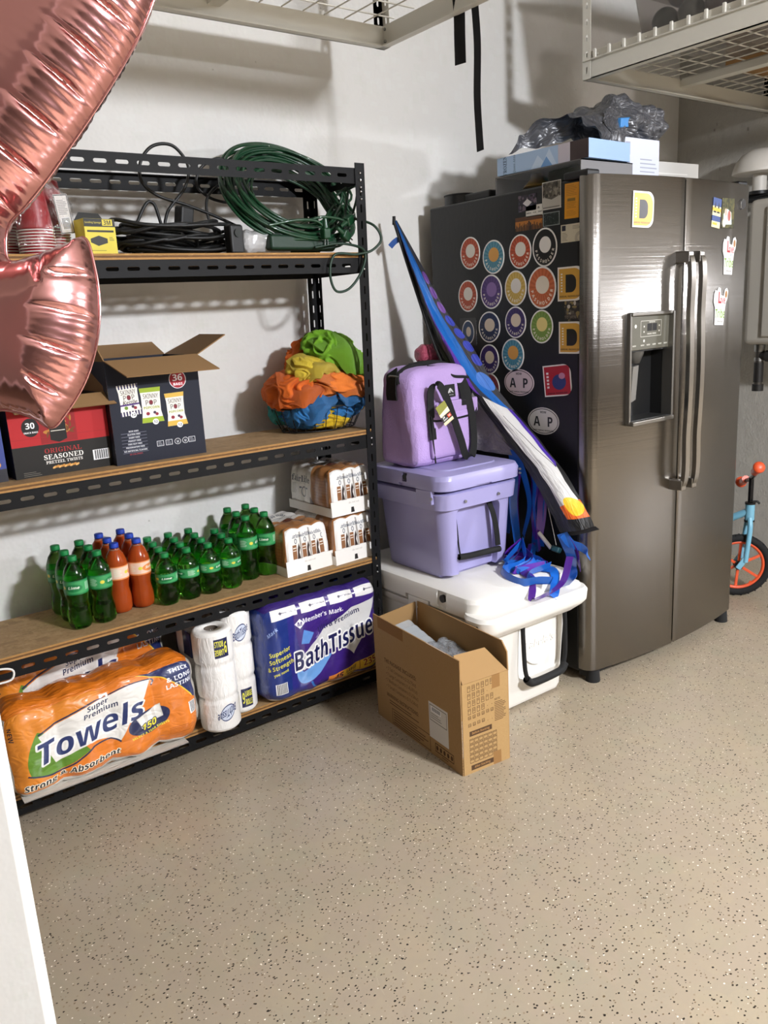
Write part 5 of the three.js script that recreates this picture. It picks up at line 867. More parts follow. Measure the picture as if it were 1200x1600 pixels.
  part('paddle', plate([[-0.02, 0], [0.016, 0.004], [0.02, 0.12], [-0.018, 0.12]], 0.006, [], 0.001), phy(0x8f8c86, 0.25, 0, { transmission: 0.3, thickness: 0 }), ds, [2.345, 0.985, -1.742], [0.1, 0.2, 0.06]);
  part('drip_tray', bb(2.298, 2.506, 0.92, 0.926, -1.785, -1.705), std(0x2b2b2a, 0.35), ds);
  // bowed bar handles
  for (const [x, d] of [[2.532, dl], [2.596, dr]]) {
    const h = part('door_handle', sheet([[[x - 0.012, 1.462, -1.705], [x - 0.012, 1.455, -1.662], [x - 0.012, 1.25, -1.65], [x - 0.012, 1.06, -1.645], [x - 0.012, 0.87, -1.65], [x - 0.012, 0.668, -1.662], [x - 0.012, 0.66, -1.705]].map((q) => V(...q)), [[x + 0.012, 1.462, -1.705], [x + 0.012, 1.455, -1.662], [x + 0.012, 1.25, -1.65], [x + 0.012, 1.06, -1.645], [x + 0.012, 0.87, -1.65], [x + 0.012, 0.668, -1.662], [x + 0.012, 0.66, -1.705]].map((q) => V(...q))], 60, 3, 0.016), phy(0xa09c96, 0.28, 1), d);
    for (const y of [1.45, 0.672]) part('handle_mount', bb(x - 0.014, x + 0.014, y - 0.018, y + 0.018, -1.72, -1.652, 0.004), phy(0xa09c96, 0.3, 1), h);
  }
  part('badge', at(cy(0.019, 0.019, 0.004, 24), 2.955, 1.636, -1.731, Math.PI / 2, 0, 0.25), std(0x33312f, 0.3, 0.6), dr);
  part('badge_ring', at(new THREE.TorusGeometry(0.016, 0.0012, 6, 24), 2.955, 1.636, -1.728, 0, 0.2, 0), M.chrome, dr);
  for (const x of [2.165, 3.012]) part('hinge_cover', bb(x - 0.03, x + 0.03, FH - 0.002, FH + 0.022, -1.86, -1.76, 0.008), M.black, fr);
  part('kick_grille', bb(2.16, 3.02, 0.015, 0.05, -1.81, -1.775), std(0x0d0d0d, 0.6), fr);
  for (const x of [2.18, 3.0]) part('leveling_foot', at(cy(0.022, 0.026, 0.045, 16), x, 0.0225, -1.765), M.rubber, fr);
  for (const x of [2.2, 2.98]) part('roller', at(cy(0.02, 0.02, 0.03, 14), x, 0.02, -2.45, 0, 0, Math.PI / 2), M.rubber, fr);
}

// ---------- magnets and papers ----------
{
  const sideRot = [0, -Math.PI / 2, 0], grpP = 'round magnets on the refrigerator side';
  const egg = (w, h) => { const o = []; for (let i = 0; i < 36; i++) { const a = (i / 36) * 6.2832; o.push([(w / 2) * Math.cos(a), (h / 2) * Math.sin(a) * (Math.sin(a) > 0 ? 1.0 : 1) ]); } return o; };
  const roundTex = (bg, rays, fg) => canvas(192, 208, (x, w, h) => {
    x.fillStyle = '#efede8'; x.fillRect(0, 0, w, h); ell(x, w / 2, h / 2, w / 2 - 9, h / 2 - 9, bg);
    x.save(); x.beginPath(); x.ellipse(w / 2, h / 2, w / 2 - 9, h / 2 - 9, 0, 0, 7); x.clip(); for (let i = 0; i < 20; i++) { const a = (i / 20) * 6.2832; poly(x, [[w / 2, h / 2], [w / 2 + 140 * Math.cos(a), h / 2 + 140 * Math.sin(a)], [w / 2 + 140 * Math.cos(a + 0.15), h / 2 + 140 * Math.sin(a + 0.15)]], rays); } x.restore();
    ell(x, w / 2 + 4, h / 2 - 14, 46, 44, fg);
    const s = 'PASSHOLDER'; for (let i = 0; i < s.length; i++) { const a = Math.PI * (0.93 - (i / (s.length - 1)) * 0.86); x.save(); x.translate(w / 2 + (w / 2 - 28) * Math.cos(a), h / 2 + (h / 2 - 28) * Math.sin(a)); x.rotate(a - Math.PI / 2); txt(x, s[i], 0, 0, 24, '#f2ead8', 'bold'); x.restore(); }
  });
  const mm = (t) => std(0xffffff, 0.35, 0, { map: t });
  const mags = [
    ['#c2512b', '#a9421f', '#e8e2d6', [[-2.312, 1.518, 0.104, 0.114, 'orange round magnet, outermost in the upper row toward the wall'], [-2.062, 1.502, 0.104, 0.113, 'orange round magnet beside the black one'], [-2.331, 1.367, 0.102, 0.114, 'orange round magnet, outermost in the second row toward the wall']]],
    ['#3f7f96', '#5a97aa', '#e0a24a', [[-2.192, 1.495, 0.108, 0.116, 'teal round magnet between the two orange ones'], [-2.105, 1.153, 0.109, 0.115, 'teal round magnet just above the pinkish oval']]],
    ['#15110f', '#15110f', '#e9e5de', [[-1.95, 1.506, 0.108, 0.124, 'black round magnet under the photo cards']]],
    ['#4b2f6e', '#563a7c', '#8a6aa8', [[-2.207, 1.376, 0.109, 0.12, 'violet round magnet in the second row']]],
    ['#c7a548', '#d2b35c', '#e9e5dc', [[-2.086, 1.382, 0.103, 0.119, 'mustard yellow round magnet']]],
    ['#c8693a', '#b95a2f', '#e6dcc8', [[-1.964, 1.377, 0.126, 0.139, 'largest magnet, salmon orange and round']]],
    ['#1d2747', '#232f55', '#e3d3bc', [[-2.221, 1.252, 0.111, 0.111, 'navy round magnet in the third row']]],
    ['#32205c', '#3a2768', '#e3d3bc', [[-2.089, 1.266, 0.101, 0.109, 'dark purple round magnet between the navy and green ones'], [-2.225, 1.136, 0.1, 0.109, 'dark purple round magnet, lowest on the kite side']]],
    ['#6f8f3a', '#7f9d48', '#ecd98a', [[-1.967, 1.249, 0.103, 0.112, 'green round magnet in the third row']]],
  ];
  for (const [bg, ry, fg, list] of mags) { const m = mm(roundTex(bg, ry, fg)); for (const [z, y, w, h, label] of list) single('round_magnet', plate(egg(w, h), 0.0015), m, label, 'magnet', grpP, [FX0 - 0.0004, y, z], sideRot); }
  const oval = (bg) => canvas(256, 170, (x, w, h) => { x.fillStyle = bg; x.fillRect(0, 0, w, h); ell(x, w / 2, h / 2, w / 2 - 10, h / 2 - 9, null, '#151515', 4); txt(x, 'A', 76, 88, 84, '#131313', 'bold'); txt(x, 'P', 182, 88, 84, '#131313', 'bold'); txt(x, 'WDW', 128, 28, 20, '#131313', 'bold'); txt(x, 'HAPPY ANNUAL PASSHOLDER', 128, 144, 12, '#131313', 'bold'); });
  single('oval_magnet', plate(egg(0.145, 0.095), 0.0015), mm(oval('#d8c6cb')), 'pinkish oval magnet lettered A P, the upper of two', 'magnet', 'oval magnets', [FX0 - 0.0004, 1.056, -2.077], sideRot);
  single('oval_magnet', plate(egg(0.145, 0.095), 0.0015), mm(oval('#d6d4d0')), 'whitish oval magnet lettered A P, lowest on the refrigerator side', 'magnet', 'oval magnets', [FX0 - 0.0004, 0.926, -1.963], sideRot);
  const dTex = (bg) => canvas(192, 192, (x, w, h) => { x.fillStyle = '#efeae0'; x.fillRect(0, 0, w, h); x.fillStyle = bg; x.beginPath(); x.roundRect(10, 10, w - 20, h - 20, [2, 60, 60, 2]); x.fill(); x.fillStyle = '#17140f'; x.beginPath(); x.roundRect(60, 44, 78, 100, [2, 40, 40, 2]); x.fill(); x.fillStyle = '#efeae0'; for (let i = 0; i < 7; i++) x.fillRect(24, 36 + i * 16, 12, 8); x.fillStyle = '#3a2c10'; txt(x, 'ANNUAL PASSHOLDER', 86, 166, 14, '#3a2410', 'bold italic'); });
  const dOut = (w, h) => { const o = [[-w / 2, -h / 2], [w * 0.2, -h / 2]]; for (let i = 0; i <= 8; i++) { const a = (-90 + 22.5 * i / 2) * D2R; o.push([w / 2 - w * 0.28 + w * 0.28 * Math.cos(a), -h / 2 + h * 0.28 + h * 0.28 * Math.sin(a)]); } for (let i = 0; i <= 8; i++) { const a = (22.5 * i / 2) * D2R; o.push([w / 2 - w * 0.28 + w * 0.28 * Math.cos(a), h / 2 - h * 0.28 + h * 0.28 * Math.sin(a)]); } o.push([-w / 2, h / 2]); return o; };
  const dm = mm(dTex('#d9a63e'));
  single('letter_magnet', plate(dOut(0.108, 0.108), 0.0015), dm, 'yellow D-shaped magnet above the dark photo square', 'magnet', 'yellow letter magnets', [FX0 - 0.0004, 1.383, -1.84], sideRot);
  single('letter_magnet', plate(dOut(0.108, 0.104), 0.0015), dm, 'yellow D-shaped magnet below the dark photo square', 'magnet', 'yellow letter magnets', [FX0 - 0.0004, 1.211, -1.836], sideRot);
  const redT = canvas(192, 180, (x, w, h) => { x.fillStyle = '#efeae6'; x.fillRect(0, 0, w, h); x.fillStyle = '#b3202a'; x.fillRect(8, 8, w - 16, h - 16); x.fillStyle = '#efe6e6'; for (let i = 0; i < 5; i++) x.fillRect(22, 40 + i * 20, 16, 12); ell(x, 108, 100, 48, 44, '#2f3f7e'); ell(x, 130, 66, 22, 18, '#c98aa8'); txt(x, 'ANNUAL PASSHOLDER', 90, 162, 13, '#2a0a0c', 'bold italic'); });
  single('letter_magnet', plate(dOut(0.122, 0.106), 0.0015), mm(redT), 'red D-shaped magnet with a blue and pink patch, slightly tilted', 'magnet', null, [FX0 - 0.0004, 1.069, -1.898], [0, -Math.PI / 2, 0.1]);
  const card = (name, label, z, y, w, h, draw, W = 160, H = 120, rot = 0) => single(name, bx(w, h, 0.001), mm(canvas(W, H, draw)), label, name === 'paper_note' ? 'paper' : 'photo', 'cards on the refrigerator side', [FX0 - 0.0009, y, z], [0, -Math.PI / 2, rot]);
  const blobs = (x, w, h, base, cols, n, s) => { x.fillStyle = base; x.fillRect(0, 0, w, h); for (let i = 0; i < n; i++) ell(x, rnd() * w, rnd() * h, rr(s * 0.3, s), rr(s * 0.3, s), cols[(rnd() * cols.length) | 0]); };
  card('photo_magnet', 'dark purple photo magnet with a white diamond', -2.026, 1.655, 0.082, 0.052, (x, w, h) => { blobs(x, w, h, '#2b2330', ['#4a3a4e', '#1c171f', '#6a5a66', '#3a4050'], 60, 16); poly(x, [[80, 30], [120, 60], [80, 90], [40, 60]], '#d8d4d4'); });
  card('plate_magnet', 'white lettered plate magnet under the diamond photo', -1.995, 1.627, 0.075, 0.035, (x, w, h) => { x.fillStyle = '#d8d5cc'; x.fillRect(0, 0, w, h); txt(x, 'MEX - CA - INT', 80, 80, 22, '#1a1a1a'); txt(x, 'a', 120, 30, 40, '#1a1a1a'); });
  card('photo_magnet', 'wide sunset skyline photo magnet', -2.021, 1.59, 0.122, 0.044, (x, w, h) => { x.fillStyle = '#b8742a'; x.fillRect(0, 0, w, h); x.fillStyle = '#5c3a22'; x.fillRect(0, 0, w, 30); for (let i = 0; i < 40; i++) { x.fillStyle = ['#3a2616', '#6e4520', '#2a1c14', '#8a5a28'][i % 4]; const bh = rr(20, 60); x.fillRect(i * 6, h - bh, 7, bh); } x.fillStyle = '#241a16'; x.fillRect(118, 34, 12, 80); x.fillRect(134, 50, 10, 70); }, 240, 100);
  card('photo_magnet', 'sepia photo card with white lower border', -1.919, 1.665, 0.08, 0.085, (x, w, h) => { blobs(x, w, h * 0.58, '#4a443a', ['#6e675a', '#302b24', '#8d8678', '#59524a'], 60, 18); x.fillStyle = '#b9b4aa'; x.fillRect(0, h * 0.56, w, h); poly(x, [[20, h * 0.56], [80, h * 0.66], [140, h * 0.56]], '#59524a'); x.fillStyle = '#2e2a26'; for (let i = 0; i < 14; i++) x.fillRect(10 + i * 10, h - 16, 6, 8); x.strokeStyle = '#d8d4ca'; x.lineWidth = 5; x.strokeRect(2, 2, w - 4, h - 4); }, 160, 170);
  card('photo_magnet', 'small black photo magnet with pale frame', -1.921, 1.592, 0.072, 0.042, (x, w, h) => { x.fillStyle = '#1b2422'; x.fillRect(0, 0, w, h); grain(x, w, h, 160, ['#5a6a64', '#8d9a94', '#2e3a36'], 0.6, 2, 7); x.strokeStyle = '#8d9492'; x.lineWidth = 8; x.strokeRect(3, 3, w - 6, h - 6); });
  card('paper_note', 'bright orange paper sheet near the door hinge', -1.835, 1.637, 0.058, 0.106, (x, w, h) => { x.fillStyle = '#e09a1c'; x.fillRect(0, 0, w, h); lines(x, 12, 14, 90, 7, 10, '#8a5a10', 2); lines(x, 18, 100, 80, 6, 10, '#a8701a', 3); x.fillStyle = '#8a6a20'; x.fillRect(24, 92, 66, 16); lines(x, 16, 170, 84, 4, 9, '#a8701a', 2); }, 120, 216, -0.02);
  card('business_card', 'cream business card under the orange sheet', -1.833, 1.54, 0.094, 0.055, (x, w, h) => { x.fillStyle = '#d2cab2'; x.fillRect(0, 0, w, h); ell(x, 150, 90, 40, 40, '#b9b09a'); ell(x, 150, 90, 20, 20, '#d2cab2'); x.fillStyle = '#1c1b2e'; x.fillRect(8, 6, 30, 32); lines(x, 92, 14, 70, 3, 8, '#6a6250', 2); lines(x, 10, 52, 44, 6, 9, '#55503f', 2); }, 180, 110);
  card('photo_magnet', 'dark square photo magnet between the yellow ones', -1.82, 1.297, 0.092, 0.064, (x, w, h) => { blobs(x, w, h, '#2a2422', ['#4a423c', '#8d7a4a', '#c9c2b4', '#1c1816'], 44, 20); txt(x, 'PLAY', 40, 70, 26, '#7a6f60'); txt(x, 'TO WIN', 44, 98, 24, '#7a6f60'); });
  card('magnet_sleeve', 'navy magnet in a clear sleeve partly behind the kite', -2.335, 1.237, 0.09, 0.1, (x, w, h) => { x.fillStyle = '#2b2a2c'; x.fillRect(0, 0, w, h); ell(x, 80, 62, 56, 50, '#1f3a5e', '#e8e6e2', 6); ell(x, 84, 60, 24, 22, '#d8c8b4'); });
  single('round_magnet', plate(egg(0.1, 0.11), 0.0015), mm(roundTex('#9c3f4c', '#8a3340', '#e8d2cc')), 'rosy round magnet half hidden behind the kite', 'magnet', grpP, [FX0 - 0.0004, 1.03, -2.225], sideRot);
  // front doors
  const zf = (x) => -1.702 - 0.045 * ((x - 2.585) / 0.455) ** 2, nrm = (x) => Math.atan(2 * 0.045 * (x - 2.585) / 0.455 ** 2);
  const onDoor = (name, geo, m, label, cat, x, y, rz = 0, group = null) => single(name, geo, m, label, cat, group, [x, y, zf(x) + 0.0012], [0, nrm(x), rz]);
  onDoor('letter_magnet', plate(dOut(0.096, 0.11), 0.0015), mm(dTex('#e0b13a')), 'yellow D-shaped magnet on the freezer door', 'magnet', 2.349, 1.6, -0.03);
  const loveT = canvas(192, 230, (x, w, h) => { x.fillStyle = '#efedea'; x.fillRect(0, 0, w, h); txt(x, '♡', 40, 62, 80, '#c9a070', 'bold'); txt(x, 'L', 78, 64, 96, '#b02432', 'bold'); txt(x, 'ove', 124, 76, 50, '#b02432', 'bold', { sx: 0.9, sy: 1.3 }); ell(x, 166, 40, 16, 22, '#a8794a'); txt(x, 'MY', 128, 112, 24, '#8fa0ae', 'bold'); txt(x, 'Tribe', 98, 160, 62, '#79a23e', 'bold', { sx: 0.9, sy: 1.2 }); txt(x, '@mytribe', 104, 208, 16, '#555', 'bold'); });
  const loveO = (s) => { const o = []; [[-0.5, 0.3], [-0.42, 0.42], [-0.3, 0.4], [-0.2, 0.5], [-0.06, 0.48], [0, 0.3], [0.2, 0.28], [0.26, 0.46], [0.4, 0.5], [0.5, 0.42], [0.47, 0.2], [0.38, 0.1], [0.34, -0.1], [0.3, -0.5], [-0.34, -0.5], [-0.38, -0.05], [-0.5, 0.1]].forEach(([a, b]) => o.push([a * 0.105 * s, b * 0.132 * s])); return o; };
  const lm = mm(loveT);
  onDoor('tribe_magnet', plate(loveO(1), 0.0015), lm, 'white Love my Tribe magnet, the upper of two', 'magnet', 2.862, 1.456, -0.04, 'Love my Tribe magnets');
  onDoor('tribe_magnet', plate(loveO(1), 0.0015), lm, 'white Love my Tribe magnet, the lower of two', 'magnet', 2.81, 1.28, -0.06, 'Love my Tribe magnets');
  onDoor('photo_magnet', bx(0.095, 0.1, 0.001), mm(canvas(160, 170, (x, w, h) => { blobs(x, w, h, '#3f3f22', ['#55552c', '#2c2d18', '#6a6232', '#4a4a26'], 120, 16); poly(x, [[20, 90], [70, 60], [120, 80], [130, 150], [20, 150]], '#cfe0dc'); ell(x, 50, 80, 18, 22, '#c9b8a8'); ell(x, 94, 100, 20, 30, '#b8685e'); ell(x, 30, 140, 22, 26, '#d8cfc8'); })), 'family snapshot with green background on the refrigerator door', 'photo', 2.842, 1.6, 0.02);
  onDoor('photo_magnet', bx(0.058, 0.098, 0.001), mm(canvas(110, 180, (x, w, h) => { x.fillStyle = '#e9dfae'; x.fillRect(0, 0, w, h); x.fillStyle = '#39508a'; x.fillRect(0, 0, w, 50); x.fillRect(0, 108, w, 34); poly(x, [[10, 90], [30, 20], [50, 90]], '#15161c'); poly(x, [[56, 90], [76, 20], [96, 90]], '#15161c'); x.fillStyle = '#e0b83a'; x.fillRect(0, 60, w, 20); x.fillRect(10, 150, 60, 14); })), 'tilted blue and yellow card beside the family snapshot', 'photo', 2.757, 1.598, -0.1);
}

// ---------- things on top of the refrigerator ----------
{
  const T = FH;
  const dollT = canvas(640, 128, (x, w, h) => { x.fillStyle = '#a9c3e2'; x.fillRect(0, 0, w, h); poly(x, [[250, 128], [300, 40], [340, 90], [380, 10], [430, 128]], '#c8daf0'); poly(x, [[320, 128], [360, 60], [400, 128]], '#6f9cd0'); txt(x, 'FROZEN', 60, 64, 34, '#1f3050', 'bold', { rot: -Math.PI / 2, family: 'serif' }); txt(x, 'Queen Anna', 130, 64, 22, '#2f4468', 'italic', { rot: -Math.PI / 2, family: 'serif' }); x.fillStyle = '#c9c2cc'; x.fillRect(440, 0, 80, h); x.fillStyle = '#3a2a2a'; x.fillRect(520, 0, 120, h); });
  const dm = std(0xffffff, 0.4, 0, { map: dollT }), db = std(0x8fadd2, 0.5);
  const lower = thing('display_box', 'clear-fronted toy box with a gold item, lying under the light blue box', 'box', 'toy boxes on the refrigerator', [2.235, T + 0.001, -2.01], 0);
  part('frame', merge([bb(-0.06, 0.2, 0, 0.003, -0.19, 0.19), bb(-0.06, 0.2, 0.057, 0.06, -0.19, 0.19), bb(-0.06, 0.2, 0, 0.06, -0.19, -0.187), bb(-0.06, 0.2, 0, 0.06, 0.187, 0.19)]), std(0x6e6c6c, 0.5), lower);
  part('window', bb(-0.061, -0.06, 0.003, 0.057, -0.187, 0.187), M.clear, lower);
  part('gold_insert', lathe([[0, 0], [0.05, 0.004], [0.042, 0.016], [0.026, 0.03], [0.02, 0.05], [0, 0.052]], 24), std(0x8a6a1e, 0.35, 0.7), lower, [0.0, 0.004, -0.05]);
  part('dark_insert', bb(-0.03, 0.15, 0.004, 0.05, 0.02, 0.17, 0.01), std(0x241f1c, 0.6), lower);
  const up = thing('doll_box', 'light blue toy box with window lying on the other toy box', 'box', 'toy boxes on the refrigerator', [2.245, T + 0.062, -2.0], 0.05);
  part('carton_body', bx(0.22, 0.058, 0.385, 0.001), db, up, [0.05, 0.03, 0]);
  part('printed_side', bx(0.385, 0.057, 0.001), dm, up, [-0.0608, 0.03, 0], [0, -Math.PI / 2, 0]);
  const wt = canvas(256, 160, (x, w, h) => { x.fillStyle = '#c9cddb'; x.fillRect(0, 0, w, h); x.fillStyle = '#9aa0b4'; x.fillRect(18, 14, 32, 44); ell(x, 36, 84, 12, 12, '#8d93a6'); x.fillStyle = '#2a2c36'; x.fillRect(20, 110, 22, 26); lines(x, 120, 70, 120, 6, 14, '#9499a8', 4); });
  const wb = thing('white_carton', 'white and pale blue carton under the grey bag on the refrigerator', 'box', null, [2.5, T + 0.001, -1.96], 0.0);
  part('carton_body', bx(0.25, 0.15, 0.2, 0.002), std(0xb9cbe4, 0.5), wb, [0.01, 0.075, 0]); part('printed_front', bx(0.2, 0.149, 0.001), std(0xffffff, 0.5, 0, { map: wt }), wb, [0.034, 0.075, 0.1005]);
  // grey carrier bag draped over the boxes
  const bagM = phy(0x54555a, 0.3, 0, { transmission: 0.25, thickness: 0, clearcoat: 0.5, clearcoatRoughness: 0.2, bumpMap: wrinkle, bumpScale: 0.012 });
  const bag = thing('carrier_bag', 'crumpled grey plastic carrier bag draped over the boxes on the refrigerator', 'bag');
  const crump = (p, a) => { p.x += a * noise(p.x * 22, p.y * 24, p.z * 20); p.y += a * noise(p.y * 22 + 5, p.z * 24, p.x * 20); p.z += a * noise(p.z * 20 + 9, p.x * 26, p.y * 20); };
  part('bag_film', pillow(0.32, 0.15, 0.2, 0.06, [40, 24, 26], (v, n) => { v.addScaledVector(n, 0.05 * noise(v.x * 11, v.y * 12, v.z * 10) + 0.016 * noise(v.x * 30, v.y * 32, v.z * 30)); if (v.y > 0) v.y += 0.05 * Math.max(0, noise(v.x * 9 + 4, 1, 2)) * (v.x < 0.05 ? 1.4 : 0.6); }, 1.3), bagM, bag, [2.575, T + 0.215, -1.985], [0, 0.1, -0.06]);
  part('bag_film', sheet([[[2.16, 1.83, -2.12], [2.25, 1.84, -2.06], [2.36, 1.86, -1.98], [2.45, 1.87, -1.9]], [[2.22, 1.9, -2.08], [2.3, 1.91, -2.02], [2.38, 1.93, -1.95], [2.46, 1.92, -1.9]], [[2.28, 1.92, -1.98], [2.34, 1.92, -1.93], [2.38, 1.9, -1.88], [2.44, 1.88, -1.86]], [[2.3, 1.87, -1.86], [2.33, 1.83, -1.86], [2.37, 1.81, -1.84], [2.42, 1.79, -1.845]]], 30, 34, 0.0008, (p, u, v) => crump(p, 0.02)), bagM, bag);
  part('bag_film', sheet([[[2.37, 1.93, -1.9], [2.41, 1.94, -1.88], [2.45, 1.93, -1.88]], [[2.36, 1.86, -1.86], [2.4, 1.85, -1.845], [2.44, 1.86, -1.85]], [[2.37, 1.775, -1.85], [2.39, 1.765, -1.845], [2.42, 1.775, -1.845]]], 16, 20, 0.0008, (p) => crump(p, 0.014)), bagM, bag);
  single('blue_box', bx(0.09, 0.03, 0.06, 0.004), std(0x3f86c8, 0.4), 'small blue packet showing inside the grey carrier bag', 'packet', null, [2.455, 1.9, -1.892], [0.1, 0.2, 0.12]);
  const fb = thing('flat_carton', 'long flat white carton at the back of the refrigerator top', 'box', null, [2.9, T + 0.07, -2.16], -0.05);
  part('carton_body', bx(0.4, 0.052, 0.3, 0.001), std(0xc9c6bf, 0.6), fb, [0, 0.026, 0]); part('paper_strip', bx(0.26, 0.004, 0.001), std(0xe4e2dc, 0.6), fb, [0, 0.01, 0.151]);
  single('base_carton', bb(2.7, 3.02, T, T + 0.07, -2.32, -2.0, 0.001), std(0x8a8680, 0.7), 'grey carton under the long flat white one', 'box');
  const bl = thing('clip_fan', 'black curved clamp piece at the back corner of the refrigerator top', 'clamp', null, [2.235, T, -2.45]);
  part('curved_shell', at(new THREE.CylinderGeometry(0.06, 0.06, 0.036, 24, 1, true, 2.6, 3.6), 0, 0.02, 0), std(0x0d0d0d, 0.4, 0, { side: THREE.DoubleSide }), bl);
  part('shell_rim', at(new THREE.TorusGeometry(0.06, 0.003, 6, 30, 3.6), 0, 0.038, 0, Math.PI / 2, 0, 0.4), M.black, bl);
  part('hinge_arm', bb(-0.03, 0.03, 0.004, 0.034, 0.05, 0.19, 0.008), M.black, bl); part('knuckle', at(cy(0.014, 0.014, 0.05, 14), 0, 0.02, 0.06, 0, 0, Math.PI / 2), M.black, bl);
}

// ---------- overhead racks ----------
function rack(name, label, x0, x1, z0, z1, y, hookSide) {
  const g = thing(name, label, 'rack', 'ceiling racks'), h = 0.067, t = 0.004, rw = M.rackWhite;
  const chan = (a, b, c, d, inward) => merge([bb(a, b, y, y + h, c, d), b - a > d - c ? bb(a, b, y, y + t, inward > 0 ? c : d - 0.028, inward > 0 ? c + 0.028 : d) : bb(inward > 0 ? a : b - 0.028, inward > 0 ? a + 0.028 : b, y, y + t, c, d)]);
  part('long_beam', chan(x0, x1, z0, z0 + t, 1), rw, g); part('long_beam', chan(x0, x1, z1 - t, z1, -1), rw, g);
  part('end_beam', chan(x0, x0 + t, z0, z1, 1), rw, g); part('end_beam', chan(x1 - t, x1, z0, z1, -1), rw, g);
  for (let x = x0 + 0.6; x < x1 - 0.2; x += 0.6) part('cross_bar', bb(x - 0.02, x + 0.02, y + h - 0.03, y + h - 0.004, z0 + t, z1 - t), rw, g);
  // wire deck
  for (let x = x0 + 0.075; x < x1 - 0.02; x += 0.075) part('deck_wire', at(cy(0.0025, 0.0025, z1 - z0, 6), x, y + h + 0.003, (z0 + z1) / 2, Math.PI / 2), rw, g);
  for (let z = z0 + 0.06; z < z1 - 0.02; z += 0.1) part('deck_wire', at(cy(0.0025, 0.0025, x1 - x0, 6), (x0 + x1) / 2, y + h + 0.008, z, 0, 0, Math.PI / 2), rw, g);
  // hanging posts with keyholes
  for (const [px, sx] of [[x0, 1], [x1, -1]]) for (const [pz, sz] of [[z0, 1], [z1, -1]]) {
    const holes = []; for (let yy = 0.03; yy < CEIL - y - 0.03; yy += 0.052) holes.push(vslot(0.019, yy, 0.022, 0.008));
    const pl = plate([[0, 0], [0.036, 0], [0.036, CEIL - y], [0, CEIL - y]], 0.002, holes);
    const q = merge([pl.clone().rotateY(-Math.PI / 2).scale(1, 1, sz), pl.clone().scale(sx, 1, 1)]);
    part('hanger_post', q, std(0xd9d6cb, 0.4, 0, { side: THREE.DoubleSide }), g, [px - sx * 0.003, y, pz - sz * 0.003]);
    for (const yy of [0.02, 0.055]) part('bolt', at(new THREE.SphereGeometry(0.005, 10, 6), px + sx * 0.006, y + yy, pz + sz * 0.016), M.zinc, g);
  }
  if (hookSide) { // deck wire ends folded over the beam
    for (let z = z0 + 0.05; z < z1; z += 0.062) part('deck_hook', bb(hookSide - 0.007, hookSide + 0.002, y + h - 0.004, y + h + 0.026, z - 0.006, z + 0.006, 0.003), rw, g);
    part('edge_wire', at(cy(0.0028, 0.0028, z1 - z0, 6), hookSide - 0.008, y + h - 0.006, (z0 + z1) / 2, Math.PI / 2), rw, g);
    part('edge_strip', bb(hookSide + 0.004, hookSide + 0.007, y + h, y + h + 0.022, z0, z1), rw, g);
  }
  return g;
}
rack('ceiling_rack', 'white steel ceiling rack above the shelving unit, straps on its end', -0.6, 1.8, -2.316, -1.1, 2.15, 0);
rack('ceiling_rack', 'white steel ceiling rack above the refrigerator carrying a plastic tote', 2.567, RX - 0.03, -2.135, -0.95, 2.098, 2.567);
{
  const strap = (label, pts, w) => single('webbing_strap', ribbon(pts, w, [0.25, 0, 1], 0.002, 40), M.blackWeb, label, 'strap', 'straps on the ceiling rack');
  strap('short wide black webbing strap hanging from the ceiling rack', [[1.795, 2.228, -1.956], [1.802, 2.157, -1.956], [1.803, 2.095, -1.958], [1.801, 2.02, -1.956]], 0.038);
  strap('long thin black webbing strap hanging from the ceiling rack', [[1.795, 2.228, -1.89], [1.802, 2.152, -1.89], [1.804, 2.058, -1.886], [1.801, 1.916, -1.889], [1.805, 1.84, -1.89], [1.795, 1.769, -1.875]], 0.023);
  // tote with balls
  const t0 = 2.179, tm = phy(0xcfcac6, 0.15, 0, { transmission: 0.92, thickness: 0 });
  const tote = thing('plastic_tote', 'clear plastic tote of dark balls on the ceiling rack', 'tote', null, [2.9, t0, -1.56]);
  const shell = (y0, a, b, y1, a1, b1) => { const g = loft([[y0, -a, a, -b, b, 0.05], [y0 + 0.01, -a - 0.002, a + 0.002, -b - 0.002, b + 0.002, 0.05], [y1, -a1, a1, -b1, b1, 0.05]], 6); return g; };
  part('bin', shell(0.002, 0.26, 0.4, 0.29, 0.3, 0.445), tm, tote); part('lid', loft([[0.291, -0.315, 0.315, -0.46, 0.46, 0.05], [0.315, -0.31, 0.31, -0.455, 0.455, 0.05]], 6), std(0x6d6a70, 0.5), tote);
  let n = 0; const where = ['lowest at the near corner', 'second along the tote side', 'third along the tote side', 'fourth along the tote side', 'fifth along the tote side', 'sixth along the tote side', 'resting above the first two', 'resting above the second and third', 'resting above the third and fourth', 'resting above the fourth and fifth'];
  for (let r = 0; r < 2; r++) for (let i = 0; i < (r ? 4 : 6); i++) single('play_ball', new THREE.SphereGeometry(0.045, 20, 14), std([0x3a4038, 0x55564e, 0x4a3a3a, 0x2f3436][n % 4], 0.5), 'dark ball in the clear tote, ' + where[n++], 'ball', 'balls in the tote', [2.697 + r * 0.01, t0 + 0.061 + r * 0.078, -1.89 + i * 0.1 + r * 0.05]);
  single('brown_carton', bb(3.25, 3.78, 2.179, 2.5, -2.0, -1.1, 0.002), M.kraft, 'brown carton beside the tote on the ceiling rack', 'box');
}

